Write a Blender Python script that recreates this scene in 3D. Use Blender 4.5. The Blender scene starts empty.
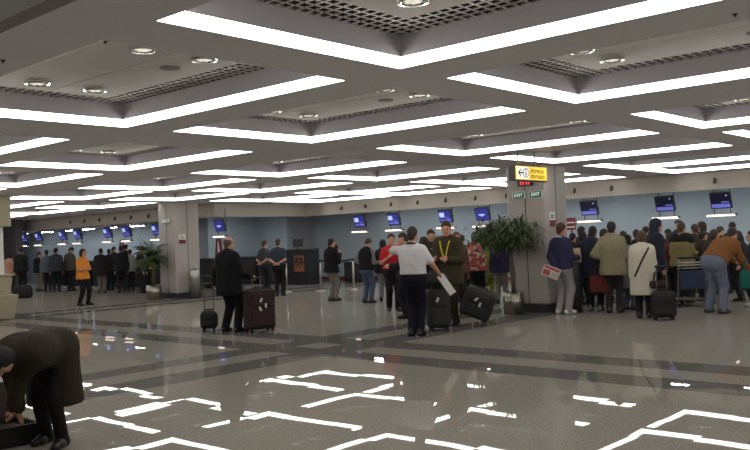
import bpy, bmesh, math, random
import numpy as np
from mathutils import Vector, Matrix
random.seed(7)
SC = bpy.context.scene
COL = SC.collection
PI = math.pi

# ---------------------------------------------------------------- camera
FOC, YAW, PIT, ROL, HC = 834.8, -.7294, .0164, -.0375, 1.62
def _rot():
    ca, sa = math.cos(YAW), math.sin(YAW)
    f = np.array([sa*math.cos(PIT), ca*math.cos(PIT), math.sin(PIT)])
    r = np.array([ca, -sa, 0.0]); u = np.cross(r, f)
    return r*math.cos(ROL)+u*math.sin(ROL), -r*math.sin(ROL)+u*math.cos(ROL), f
CR, CU, CF = _rot()
CAMP = np.array([0, 0, HC])
def pix(x, y, z):
    v = np.array([x, y, z])-CAMP; d = v@CF
    return 375+FOC*(v@CR)/d, 225-FOC*(v@CU)/d
def rayd(px, py):
    return CF+CR*(px-375)/FOC-CU*(py-225)/FOC
def on_z(px, py, z=0.0):
    d = rayd(px, py); t = (z-HC)/d[2]; return CAMP+d*t
def on_y(px, py, Y):
    d = rayd(px, py); return CAMP+d*(Y/d[1])
def at_depth(px, py, dep):
    return CAMP+rayd(px, py)*dep
def depth(x, y, z=1.0):
    return float((np.array([x, y, z])-CAMP)@CF)

cam = bpy.data.cameras.new('camera'); cam_o = bpy.data.objects.new('camera', cam); COL.objects.link(cam_o)
cam.sensor_width = 36.0; cam.lens = FOC/750*36.0; cam.clip_end = 200
M = Matrix(((CR[0], CU[0], -CF[0], 0), (CR[1], CU[1], -CF[1], 0), (CR[2], CU[2], -CF[2], HC), (0, 0, 0, 1)))
cam_o.matrix_world = M
SC.camera = cam_o
vs = SC.view_settings
vs.view_transform = 'Standard'; vs.look = 'None'; vs.gamma = 1.0; vs.use_curve_mapping = False; vs.exposure = 0.37
SC.cycles.use_denoising = True
SC.cycles.max_bounces = 8
SC.cycles.sample_clamp_indirect = 6.0
SC.cycles.use_light_tree = True

# ---------------------------------------------------------------- materials
def lin(c):
    return tuple(((v/255)/12.92 if v/255 <= .04045 else ((v/255+.055)/1.055)**2.4) for v in c)
MATS = {}
def mat(name, c=(128, 128, 128), rough=.6, metal=0.0, emit=0.0, spec=.5, noise=0.0, nscale=20.0):
    if name in MATS: return MATS[name]
    m = bpy.data.materials.new(name); m.use_nodes = True
    nt = m.node_tree; b = nt.nodes['Principled BSDF']
    col = lin(c)+(1,)
    b.inputs['Base Color'].default_value = col
    b.inputs['Roughness'].default_value = rough; b.inputs['Metallic'].default_value = metal
    b.inputs['Specular IOR Level'].default_value = spec
    if emit:
        b.inputs['Emission Color'].default_value = col; b.inputs['Emission Strength'].default_value = emit
    if noise:
        tc = nt.nodes.new('ShaderNodeTexCoord'); nz = nt.nodes.new('ShaderNodeTexNoise')
        nz.inputs['Scale'].default_value = nscale; nz.inputs['Detail'].default_value = 4
        nt.links.new(tc.outputs['Object'], nz.inputs['Vector'])
        rp = nt.nodes.new('ShaderNodeMapRange'); rp.inputs['To Min'].default_value = 1-noise; rp.inputs['To Max'].default_value = 1+noise
        nt.links.new(nz.outputs['Fac'], rp.inputs['Value'])
        mx = nt.nodes.new('ShaderNodeVectorMath'); mx.operation = 'SCALE'; mx.inputs[0].default_value = col[:3]
        nt.links.new(rp.outputs['Result'], mx.inputs['Scale']); nt.links.new(mx.outputs['Vector'], b.inputs['Base Color'])
    MATS[name] = m; return m

def cloth(c, pattern=None):
    key = 'cloth_%d_%d_%d%s' % (c[0], c[1], c[2], pattern or '')
    if key in MATS: return MATS[key]
    if pattern == 'floral':
        m = mat(key, c, .85, spec=.2)
        nt = m.node_tree; b = nt.nodes['Principled BSDF']
        tc = nt.nodes.new('ShaderNodeTexCoord'); vo = nt.nodes.new('ShaderNodeTexVoronoi'); vo.inputs['Scale'].default_value = 16
        rp = nt.nodes.new('ShaderNodeValToRGB'); rp.color_ramp.interpolation = 'CONSTANT'
        e = rp.color_ramp.elements; e[0].color = lin((170, 80, 75))+(1,); e[1].position = .35; e[1].color = lin((200, 175, 160))+(1,)
        for p, cc in ((.55, (110, 70, 80)), (.75, (185, 120, 100))):
            x = e.new(p); x.color = lin(cc)+(1,)
        sp = nt.nodes.new('ShaderNodeSeparateColor')
        nt.links.new(tc.outputs['Object'], vo.inputs['Vector']); nt.links.new(vo.outputs['Color'], sp.inputs[0])
        nt.links.new(sp.outputs[0], rp.inputs['Fac']); nt.links.new(rp.outputs['Color'], b.inputs['Base Color'])
        return m
    if pattern == 'camo':
        m = mat(key, c, .85, spec=.2)
        nt = m.node_tree; b = nt.nodes['Principled BSDF']
        tc = nt.nodes.new('ShaderNodeTexCoord'); vo = nt.nodes.new('ShaderNodeTexNoise'); vo.inputs['Scale'].default_value = 9
        rp = nt.nodes.new('ShaderNodeValToRGB'); rp.color_ramp.interpolation = 'CONSTANT'
        e = rp.color_ramp.elements; e[0].color = lin((120, 140, 60))+(1,); e[1].position = .5; e[1].color = lin((170, 165, 120))+(1,)
        nt.links.new(tc.outputs['Object'], vo.inputs['Vector'])
        nt.links.new(vo.outputs['Fac'], rp.inputs['Fac']); nt.links.new(rp.outputs['Color'], b.inputs['Base Color'])
        return m
    m = mat(key, c, .85, spec=.2, noise=.15, nscale=14)
    nt = m.node_tree; b = nt.nodes['Principled BSDF']           # creases of worn cloth
    tc = nt.nodes.new('ShaderNodeTexCoord'); mp = nt.nodes.new('ShaderNodeMapping'); mp.inputs['Scale'].default_value = (1, 1, .45)
    nz = nt.nodes.new('ShaderNodeTexNoise'); nz.inputs['Scale'].default_value = 6.5; nz.inputs['Detail'].default_value = 2.0; nz.inputs['Distortion'].default_value = .7
    bp = nt.nodes.new('ShaderNodeBump'); bp.inputs['Strength'].default_value = .6; bp.inputs['Distance'].default_value = .05
    nt.links.new(tc.outputs['Object'], mp.inputs['Vector']); nt.links.new(mp.outputs['Vector'], nz.inputs['Vector'])
    nt.links.new(nz.outputs['Fac'], bp.inputs['Height']); nt.links.new(bp.outputs['Normal'], b.inputs['Normal'])
    return m

# ---------------------------------------------------------------- mesh helpers
def link(o, parent=None):
    COL.objects.link(o)
    if parent is not None: o.parent = parent
    return o
def tag(o, label=None, cat=None, group=None, kind=None):
    if label: o['label'] = label
    if cat: o['category'] = cat
    if group: o['group'] = group
    if kind: o['kind'] = kind
    return o
def empty(name, loc=(0, 0, 0), rz=0.0, label=None, cat=None, group=None, kind=None):
    o = bpy.data.objects.new(name, None); o.empty_display_size = .1
    link(o); o.location = Vector([float(v) for v in loc]); o.rotation_euler = (0, 0, rz)
    return tag(o, label, cat, group, kind)
def obj(name, bm, m, parent=None, smooth=False, loc=None, rot=None):
    me = bpy.data.meshes.new(name); bm.to_mesh(me); bm.free()
    for x in (m if isinstance(m, (list, tuple)) else [m]): me.materials.append(x)
    if smooth:
        me.polygons.foreach_set('use_smooth', [True]*len(me.polygons))
    o = bpy.data.objects.new(name, me); link(o, parent)
    if loc is not None: o.location = Vector([float(v) for v in loc])
    if rot is not None: o.rotation_euler = rot
    return o
def bx(bm, lo, hi, bev=0.0, mi=0, mtx=None, taper=None):
    c = [(a+b)/2 for a, b in zip(lo, hi)]; s = [abs(b-a) for a, b in zip(lo, hi)]
    n0 = set(bm.faces)
    r = bmesh.ops.create_cube(bm, size=1.0)
    v = r['verts']
    for p in v:
        p.co = Vector((p.co.x*s[0]+c[0], p.co.y*s[1]+c[1], p.co.z*s[2]+c[2]))
        if taper and p.co.z < c[2]:
            p.co.x = c[0]+(p.co.x-c[0])*taper; p.co.y = c[1]+(p.co.y-c[1])*taper
    if bev:
        es = list({e for p in v for e in p.link_edges})
        r2 = bmesh.ops.bevel(bm, geom=es, offset=min(bev, min(s)*.45), segments=3, profile=.5, affect='EDGES')
    fs = [f for f in bm.faces if f not in n0]
    for f in fs: f.material_index = mi
    vv = {p for f in fs for p in f.verts}
    if mtx is not None:
        for p in vv: p.co = mtx @ p.co
    return bm
def tube(bm, pts, r, n=10, cap=True, mi=0):
    pts = [Vector([float(c) for c in p]) for p in pts]; rings = []
    rr = r if isinstance(r, (list, tuple)) else [r]*len(pts)
    prev = None
    for i, p in enumerate(pts):
        t = (pts[min(i+1, len(pts)-1)]-pts[max(i-1, 0)]).normalized()
        if prev is None:
            a = Vector((0, 0, 1)) if abs(t.z) < .9 else Vector((1, 0, 0))
            u = t.cross(a).normalized()
        else:
            u = (prev-t*prev.dot(t)).normalized()
        prev = u; w = t.cross(u)
        rings.append([bm.verts.new(p+(u*math.cos(2*PI*k/n)+w*math.sin(2*PI*k/n))*rr[i]) for k in range(n)])
    for a, b in zip(rings, rings[1:]):
        for k in range(n):
            f = bm.faces.new((a[k], a[(k+1) % n], b[(k+1) % n], b[k])); f.material_index = mi
    if cap:
        for rg in (rings[0][::-1], rings[-1]):
            f = bm.faces.new(rg); f.material_index = mi
    return bm
def lathe(bm, prof, n=28, c=(0, 0), mi=0):
    rings = []
    for r, z in prof:
        rings.append([bm.verts.new((c[0]+r*math.cos(2*PI*k/n), c[1]+r*math.sin(2*PI*k/n), z)) for k in range(n)] if r > 1e-5 else [bm.verts.new((c[0], c[1], z))])
    for a, b in zip(rings, rings[1:]):
        for k in range(n):
            k2 = (k+1) % n
            if len(a) == 1 and len(b) == 1: continue
            if len(a) == 1: f = bm.faces.new((a[0], b[k2], b[k]))
            elif len(b) == 1: f = bm.faces.new((a[k], a[k2], b[0]))
            else: f = bm.faces.new((a[k], a[k2], b[k2], b[k]))
            f.material_index = mi
    return bm
def prism(bm, poly, z0, z1, mi=0, mtx=None):
    a = [bm.verts.new((x, y, z0)) for x, y in poly]; b = [bm.verts.new((x, y, z1)) for x, y in poly]
    n = len(poly); fs = [bm.faces.new(a[::-1]), bm.faces.new(b)]
    for k in range(n): fs.append(bm.faces.new((a[k], a[(k+1) % n], b[(k+1) % n], b[k])))
    for f in fs: f.material_index = mi
    if mtx is not None:
        for p in a+b: p.co = mtx @ p.co
    return bm
def quad(bm, pts, mi=0):
    f = bm.faces.new([bm.verts.new(Vector([float(c) for c in p])) for p in pts]); f.material_index = mi; return f
def NB(): return bmesh.new()
def text(name, body, size, m, parent, loc, rot, extrude=.002, align='LEFT'):
    c = bpy.data.curves.new(name, 'FONT'); c.body = body; c.size = size; c.extrude = extrude
    c.align_x = align; c.align_y = 'CENTER'; c.materials.append(m)
    tmp = bpy.data.objects.new(name, c); COL.objects.link(tmp); bpy.context.view_layer.update()
    me = bpy.data.meshes.new_from_object(tmp.evaluated_get(bpy.context.evaluated_depsgraph_get())); bpy.data.objects.remove(tmp)
    me.name = name; o = bpy.data.objects.new(name, me); link(o, parent); o.location = loc; o.rotation_euler = rot
    return o
def copy_tree(o, parent=None):
    c = o.copy(); COL.objects.link(c)
    if parent is not None: c.parent = parent
    for ch in [x for x in o.children]: copy_tree(ch, c)
    return c
# ================================================================ the setting
CE = 3.0                       # main ceiling
XF = {2: -.15, 1: -4.354, 0: -8.47, -1: -13.24, -2: -17.5, -3: -21.45, -4: -25.9, -5: -30.2, -6: -34.5}
YF = {0: 5.25, 1: 8.2, 2: 11.87, 3: 14.95, 4: 18.45, 5: 21.0}
SA, SB, RZ, LH = 3.5, 2.32, 3.25, .078
YL, XR, YR, ZB = 17.1, -22.4, 21.3, 2.54      # fascias: left, return, right, lower edge
Y0 = 2.36
XL, XE = -35.6, 8.0
coffers = [(i, j) for j in YF for i in XF if j <= 3 and XF[i] > -35 or (j > 3 and i >= -3)]

def floor_mat(name, c1, c2):
    m = bpy.data.materials.new(name); m.use_nodes = True; nt = m.node_tree; N = nt.nodes; L = nt.links
    b = N['Principled BSDF']; b.inputs['Roughness'].default_value = .012; b.inputs['Specular IOR Level'].default_value = .5
    tc = N.new('ShaderNodeTexCoord')
    nz = N.new('ShaderNodeTexNoise'); nz.inputs['Scale'].default_value = 55; nz.inputs['Detail'].default_value = 5; nz.inputs['Roughness'].default_value = .75
    L.new(tc.outputs['Object'], nz.inputs['Vector'])
    rp = N.new('ShaderNodeValToRGB'); e = rp.color_ramp.elements
    e[0].position = .36; e[0].color = lin(c1)+(1,); e[1].position = .64; e[1].color = lin(c2)+(1,)
    L.new(nz.outputs['Fac'], rp.inputs['Fac']); L.new(rp.outputs['Color'], b.inputs['Base Color'])
    # each slab is laid very slightly out of true
    sc = N.new('ShaderNodeVectorMath'); sc.operation = 'SCALE'; sc.inputs['Scale'].default_value = 1/.62
    fl = N.new('ShaderNodeVectorMath'); fl.operation = 'FLOOR'
    wn = N.new('ShaderNodeTexWhiteNoise'); wn.noise_dimensions = '2D'
    L.new(tc.outputs['Object'], sc.inputs[0]); L.new(sc.outputs[0], fl.inputs[0]); L.new(fl.outputs[0], wn.inputs['Vector'])
    n2 = N.new('ShaderNodeTexNoise'); n2.inputs['Scale'].default_value = 1.3; n2.inputs['Detail'].default_value = 1
    L.new(tc.outputs['Object'], n2.inputs['Vector'])
    def centred(out, k):
        s1 = N.new('ShaderNodeVectorMath'); s1.operation = 'SUBTRACT'; s1.inputs[1].default_value = (.5, .5, .5)
        L.new(out, s1.inputs[0])
        s2 = N.new('ShaderNodeVectorMath'); s2.operation = 'MULTIPLY'; s2.inputs[1].default_value = (k, k, 0)
        L.new(s1.outputs[0], s2.inputs[0]); return s2
    a1 = centred(wn.outputs['Color'], .005); a2 = centred(n2.outputs['Color'], .005)
    ad = N.new('ShaderNodeVectorMath'); ad.operation = 'ADD'; L.new(a1.outputs[0], ad.inputs[0]); L.new(a2.outputs[0], ad.inputs[1])
    g = N.new('ShaderNodeNewGeometry')
    a3 = N.new('ShaderNodeVectorMath'); a3.operation = 'ADD'; L.new(g.outputs['Normal'], a3.inputs[0]); L.new(ad.outputs[0], a3.inputs[1])
    nn = N.new('ShaderNodeVectorMath'); nn.operation = 'NORMALIZE'; L.new(a3.outputs[0], nn.inputs[0])
    L.new(nn.outputs[0], b.inputs['Normal'])
    # half-worn polish: matt stone and polished stone in one surface
    b2 = N.new('ShaderNodeBsdfPrincipled'); b2.inputs['Roughness'].default_value = .8; b2.inputs['Specular IOR Level'].default_value = .1
    L.new(rp.outputs['Color'], b2.inputs['Base Color'])
    mx = N.new('ShaderNodeMixShader'); mx.inputs['Fac'].default_value = .64
    L.new(b2.outputs['BSDF'], mx.inputs[1]); L.new(b.outputs['BSDF'], mx.inputs[2]); L.new(mx.outputs[0], N['Material Output'].inputs['Surface'])
    return m
m_floor = floor_mat('terrazzo_light', (114, 110, 103), (174, 169, 159))
m_band = floor_mat('terrazzo_dark', (88, 86, 84), (118, 115, 111))
def plates(bm, xs, ys, z, pick, flip=False):
    for a, b in zip(xs, xs[1:]):
        for c, d in zip(ys, ys[1:]):
            k = pick((a+b)/2, (c+d)/2)
            if k is None: continue
            p = [(a, c, z), (b, c, z), (b, d, z), (a, d, z)]
            quad(bm, p[::-1] if flip else p, k)
BX = [(-21.6, -21.0), (-20.5, -19.9), (-10.15, -9.6), (-9.05, -8.4), (2.2, 2.8)]
BY = [(8.2, 8.78), (9.32, 9.92), (-3.6, -3.0)]
def is_band(x, y):
    return 1 if any(a < x < b for a, b in BX) or any(a < y < b for a, b in BY) else 0
bm = NB()
xs = sorted({-46, XE}|{v for p in BX for v in p}); ys = sorted({-14, 27}|{v for p in BY for v in p})
plates(bm, xs, ys, 0, is_band)
o = obj('floor', bm, [m_floor, m_band]); tag(o, kind='structure')

m_ceil = mat('ceiling_paint', (240, 238, 243), .55, noise=.03, nscale=2)
bm = NB()
def in_coffer(x, y):
    for i, j in coffers:
        if XF[i] < x < XF[i]+SA and YF[j]-SB < y < YF[j]: return None
    return 0
xs = sorted({-46, XE}|{XF[i] for i in XF}|{XF[i]+SA for i in XF}); ys = sorted({Y0, 27}|{YF[j] for j in YF}|{YF[j]-SB for j in YF})
plates(bm, xs, ys, CE, in_coffer, True)
tag(obj('ceiling', bm, m_ceil), kind='structure')
m_dark = mat('dark_upstand', (120, 112, 102), .4)
bm = NB(); bx(bm, (-46, Y0-.12, CE), (XE, Y0, 6.2)); tag(obj('trim_1', bm, m_dark), kind='structure')
bm = NB(); bx(bm, (-46, -14, 6.2), (XE, Y0, 6.3)); tag(obj('ceiling_high', bm, m_dark), kind='structure')
m_fill = mat('fill_lamp_glow', (255, 250, 240), .5, emit=9.0)  # added lamps, out of view, to brighten the near floor and the upstand
for x in (-22, -15, -8, -1):
    for y in (-7, -1.5):
        t = empty('added_fill_lamp', (x, y, 6.2), 0, 'square fill lamp added in the high ceiling behind the viewpoint, out of the picture', 'ceiling light', 'added fill lamps')
        bm = NB(); bx(bm, (-.65, -.65, -.06), (.65, .65, 0), bev=.01); obj('frame', bm, m_dark, t)
        bm = NB(); bx(bm, (-.6, -.6, -.07), (.6, .6, -.055)); obj('diffuser', bm, m_fill, t)

m_fascia = mat('fascia_paint', (182, 174, 166), .6, noise=.03, nscale=1)
m_wall = mat('counter_hall_wall', (168, 180, 186), .6, noise=.04, nscale=1)
m_wall2 = mat('side_wall_paint', (165, 164, 164), .6, noise=.04, nscale=1)
m_wdark = mat('end_wall_paint', (92, 92, 94), .7)
def wallbox(name, lo, hi, m):
    bm = NB(); bx(bm, lo, hi); return tag(obj(name, bm, m), kind='structure')
# fascias with the soffit behind them
bm = NB()
bx(bm, (-36.6, YL, ZB), (XR, YL+.12, CE)); bx(bm, (XR-.12, YL+.12, ZB), (XR, YR, CE)); bx(bm, (XR-.12, YR, ZB), (XE, YR+.12, CE))
bx(bm, (-36.72, YL, ZB), (-36.6, YL+.2, CE))
tag(obj('trim_2', bm, m_fascia), kind='structure')
bm = NB(); bx(bm, (-46, YL+.12, ZB+.02), (-28, 25, ZB+.08)); bx(bm, (-28, YL+.12, 2.85), (XR-.12, 25, 2.9)); bx(bm, (XR-.12, YR+.12, 2.85), (XE, 25, 2.9))
tag(obj('ceiling_soffit', bm, m_fascia), kind='structure')
YB1, YB2, XB = 23.0, 24.6, -25.4
wallbox('wall_back', (XB, YB2, 0), (XE, YB2+.2, CE), m_wall2 if False else m_wall)
wallbox('wall_back_left', (-27.2, YB1, 0), (XB, YB1+.2, CE), m_wall)
wallbox('wall_left_row', (-46, 20.4, 0), (-27.3, 20.6, CE), m_wall)
wallbox('wall_left_return', (-27.3, 20.4, 0), (-27.2, YB1+.2, CE), m_wall)
wallbox('wall_return', (XB-.15, YB1+.2, 0), (XB, YB2, CE), m_wall2)
wallbox('wall_left', (-46.2, -14, 0), (-46, 27, 6.3), m_wdark)
wallbox('wall_left_end', (-46, 16.2, 0), (XL+.7, 16.5, CE), m_wdark)
wallbox('wall_right', (XE, -14, 0), (XE+.2, 27, 6.3), m_wall2)
wallbox('wall_front', (-46, -14.2, 0), (XE, -14, 6.3), m_wdark)
m_red = mat('red_skirting', (96, 42, 40), .6)
bm = NB(); bx(bm, (XB, YB2-.03, 0), (XE, YB2, .12)); tag(obj('baseboard_back', bm, m_red), kind='structure')

# ---------------------------------------------------------------- columns
m_col = mat('column_cladding', (176, 168, 164), .45, noise=.03, nscale=2)
m_seam = mat('dark_joint', (52, 50, 50), .6)
def column(x1, y0, w=.9):
    x0, y1 = x1-w, y0+w
    bm = NB()
    bx(bm, (x0, y0, .16), (x1, y1, CE+.08), bev=.05)
    bx(bm, (x0+.03, y0+.03, 0), (x1-.03, y1-.03, .17), mi=1)
    cx, cy = (x0+x1)/2, (y0+y1)/2
    bx(bm, (cx-.008, y0-.003, .17), (cx+.008, y0+.01, CE), mi=1)
    bx(bm, (x1-.01, cy-.008, .17), (x1+.003, cy+.008, CE), mi=1)
    return tag(obj('pillar', bm, [m_col, m_seam]), kind='structure')
column(-8.63, 14.80); column(-21.68, 15.03)

# ---------------------------------------------------------------- recessed ceiling lights
LIGHT = 6.5
m_tube = mat('lit_diffuser', (255, 252, 244), .5, emit=LIGHT)
m_side = mat('coffer_side', (178, 174, 178), .5)
m_grille_lit = mat('grille_lit_edge', (216, 211, 208), .5)
m_grille_shade = mat('grille_side_shade', (92, 88, 86), .6)  # dark tone on the blade sides stands in for shade inside the cells
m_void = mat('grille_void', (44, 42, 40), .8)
m_panel = mat('coffer_panel', (170, 163, 156), .55)
m_chrome = mat('downlight_reflector', (225, 225, 225), .12, metal=1.0)
m_lamp = mat('downlight_lamp', (255, 250, 235), .4, emit=.35)
m_spk = mat('speaker_mesh', (104, 100, 96), .7)
def make_coffer():
    t = empty('recessed_ceiling_light')
    bm = NB(); w = .012; q = .07                     # q: how far the slanted strips lean in
    z0, z1 = CE+LH, RZ+.2
    bx(bm, (q-w, -SB+q-w, z0), (q, -q+w, z1)); bx(bm, (SA-q, -SB+q-w, z0), (SA-q+w, -q+w, z1))
    bx(bm, (q, -q, z0), (SA-q, -q+w, z1)); bx(bm, (q, -SB+q-w, z0), (SA-q, -SB+q, z1))
    obj('surround', bm, m_side, t)
    o_, i_ = [(0, -SB), (SA, -SB), (SA, 0), (0, 0)], [(q, -SB+q), (SA-q, -SB+q), (SA-q, -q), (q, -q)]
    for k in range(4):
        n = (k+1) % 4; bm = NB()
        quad(bm, [(*o_[k], CE+.003), (*i_[k], z0), (*i_[n], z0), (*o_[n], CE+.003)])
        quad(bm, [(*o_[k], CE+.02), (*o_[n], CE+.02), (*i_[n], z0+.02), (*i_[k], z0+.02)], 1)
        obj('light_strip', bm, [m_tube, m_side], t)
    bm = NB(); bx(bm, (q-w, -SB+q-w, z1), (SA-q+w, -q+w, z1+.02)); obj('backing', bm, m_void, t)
    # egg-crate band, .48 wide, round the centre panel
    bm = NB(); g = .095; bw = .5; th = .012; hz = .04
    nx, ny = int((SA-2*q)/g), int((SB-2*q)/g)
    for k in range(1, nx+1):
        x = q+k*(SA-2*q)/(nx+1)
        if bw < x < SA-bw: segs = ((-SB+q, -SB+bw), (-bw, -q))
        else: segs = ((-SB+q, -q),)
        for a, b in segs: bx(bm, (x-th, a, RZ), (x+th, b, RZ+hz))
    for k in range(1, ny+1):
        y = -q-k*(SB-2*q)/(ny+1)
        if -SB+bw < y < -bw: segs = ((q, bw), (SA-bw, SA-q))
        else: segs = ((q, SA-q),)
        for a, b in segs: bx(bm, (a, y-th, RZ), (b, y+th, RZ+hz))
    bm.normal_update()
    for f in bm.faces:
        if f.normal.z < -.5: f.material_index = 1  # undersides take the lighter tone, as lit edges painted on the same grille
    obj('grille', bm, [m_grille_shade, m_grille_lit], t)
    bm = NB(); cy = -SB/2
    bx(bm, (bw, -SB+bw, RZ-.025), (SA-bw, cy-.005, RZ+.06)); bx(bm, (bw, cy+.005, RZ-.025), (SA-bw, -bw, RZ+.06))
    obj('panel', bm, m_panel, t)
    cx = SA/2
    for sx in (-.9, .9):
        for sy in (-.3, .3):
            bm = NB(); x, y = cx+sx, cy+sy
            lathe(bm, [(.075, RZ-.02), (.078, RZ-.035), (.09, RZ-.05), (.112, RZ-.048), (.118, RZ-.036), (.118, RZ-.025)], 20, (x, y))
            d = obj('downlight', bm, m_chrome, t)
            bm = NB()
            for k in range(6):
                a = k*PI/3
                bx(bm, (x+.045*math.cos(a)-.016, y+.045*math.sin(a)-.016, RZ-.045), (x+.045*math.cos(a)+.016, y+.045*math.sin(a)+.016, RZ-.026), bev=.004)
            obj('lamp', bm, m_lamp, d)
    bm = NB(); lathe(bm, [(.0, RZ-.034), (.085, RZ-.034), (.09, RZ-.025)], 20, (cx+.4, cy+.3)); obj('speaker', bm, m_spk, t)
    return t
ORD = ['first', 'second', 'third', 'fourth', 'fifth', 'sixth', 'seventh', 'eighth', 'ninth']
def vis(i, j):
    x, y = XF[i], YF[j]
    for k in range(11):
        for p in ((x+SA*k/10, y), (x, y-SB*k/10)):
            if depth(p[0], p[1], 3) < .5: continue
            a, b = pix(p[0], p[1], CE+.05)
            if 0 < a < 750 and 0 < b < 450: return True
    return False
proto = make_coffer(); first = True
for j in YF:
    row = [i for i in sorted(XF, reverse=True) if (i, j) in coffers]
    seen = [i for i in row if vis(i, j)]
    for i in row:
        c = proto if first else copy_tree(proto); first = False
        c.location = (XF[i], YF[j], 0)
        c['category'] = 'ceiling light'; c['group'] = 'recessed ceiling lights'
        if i in seen:
            rowname = 'nearest row' if j == 0 else ('%s row from the camera' % ORD[j])
            c['label'] = 'rectangular recessed light, %s, %s from the right in that row' % (rowname, ORD[seen.index(i)])
        else:
            c['label'] = 'rectangular recessed ceiling light beyond the edge of the picture'
# slim lamps under the soffit of the check-in hall
m_bluelamp = mat('cool_lamp', (240, 246, 255), .5, emit=40.0)
ns = 0
lamps = [(float(on_y(px, 228, 19.0)[0]), 19.0) for px in (22, 47, 69, 88, 110, 137)]+[(-25.6, 20.6), (-24.0, 20.6)]
lamps += [(x, 23.0) for x in (-20.6, -18.4, -16.2, -14, -11.8, -9.6, -7.4, -5.2, -3, -.8)]
for x, y in lamps:
    t = empty('soffit_lamp', (x, y, ZB-.03 if x < -28 else 2.796))
    bm = NB(); bx(bm, (-.5, -.07, 0), (.5, .07, .055), bev=.01); obj('housing', bm, m_fascia, t)
    bm = NB(); bx(bm, (-.46, -.05, -.012), (.46, .05, .004)); obj('diffuser', bm, m_bluelamp, t)
    if x < -28: tag(t, 'slim white lamp under the soffit above the left check-in row, %s from the left' % ORD[ns], 'lamp', 'soffit lamps'); ns += 1
    else: tag(t, 'slim white soffit lamp hidden behind the right-hand fascia', 'lamp', 'hidden soffit lamps')
# sprinklers
m_black = mat('black_plastic', (22, 22, 23), .45)
m_steel = mat('brushed_steel', (176, 172, 165), .32, metal=1.0)
for k, (px, py, lab) in enumerate([(3, 60, 'small black sprinkler head on the ceiling at the upper left edge'), (105, 41, 'small black sprinkler head beside a dark grille at upper left'), (735, 14, 'small black sprinkler head on the ceiling at the upper right')]):
    p = on_z(px, py, CE)
    t = empty('sprinkler', p, 0, lab, 'sprinkler')
    bm = NB(); lathe(bm, [(.018, 0), (.018, -.005), (.007, -.008), (.007, -.02), (.0, -.02)], 14); obj('body', bm, m_black, t)
    bm = NB(); lathe(bm, [(0, -.024), (.013, -.024), (.013, -.02), (0, -.02)], 14); obj('deflector', bm, m_steel, t)
# fascia spots
m_spot = mat('spot_grey', (84, 80, 76), .5)
fs = [(27, 226), (71, 221), (85, 220), (100, 220), (115.5, 218.7), (131.5, 217), (149, 215)]
fr = [(342, 208), (366, 206.6), (391.5, 204.7), (418, 202.8), (446, 200.6), (475.8, 198.5), (507, 196), (575, 191.6), (612, 189.5), (715, 182)]
for lst, Y, nm in ((fs, YL, 'left'), (fr, YR, 'right')):
    for k, (px, py) in enumerate(lst):
        p = on_y(px, py, Y)
        t = empty('fascia_spotlight', (p[0], Y, 2.76), 0, 'small dark spotlight on the %s fascia, %s from the left' % (nm, (ORD+['last'])[k]), 'spotlight', 'fascia spotlights')
        bm = NB(); bx(bm, (-.035, -.02, -.05), (.035, 0, .05), bev=.008); obj('bracket', bm, m_spot, t)
        bm = NB(); tube(bm, [(0, -.015, .06), (0, -.03, .03), (0, -.06, -.07)], [.025, .034, .036], 12); obj('head', bm, m_spot, t)
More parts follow.
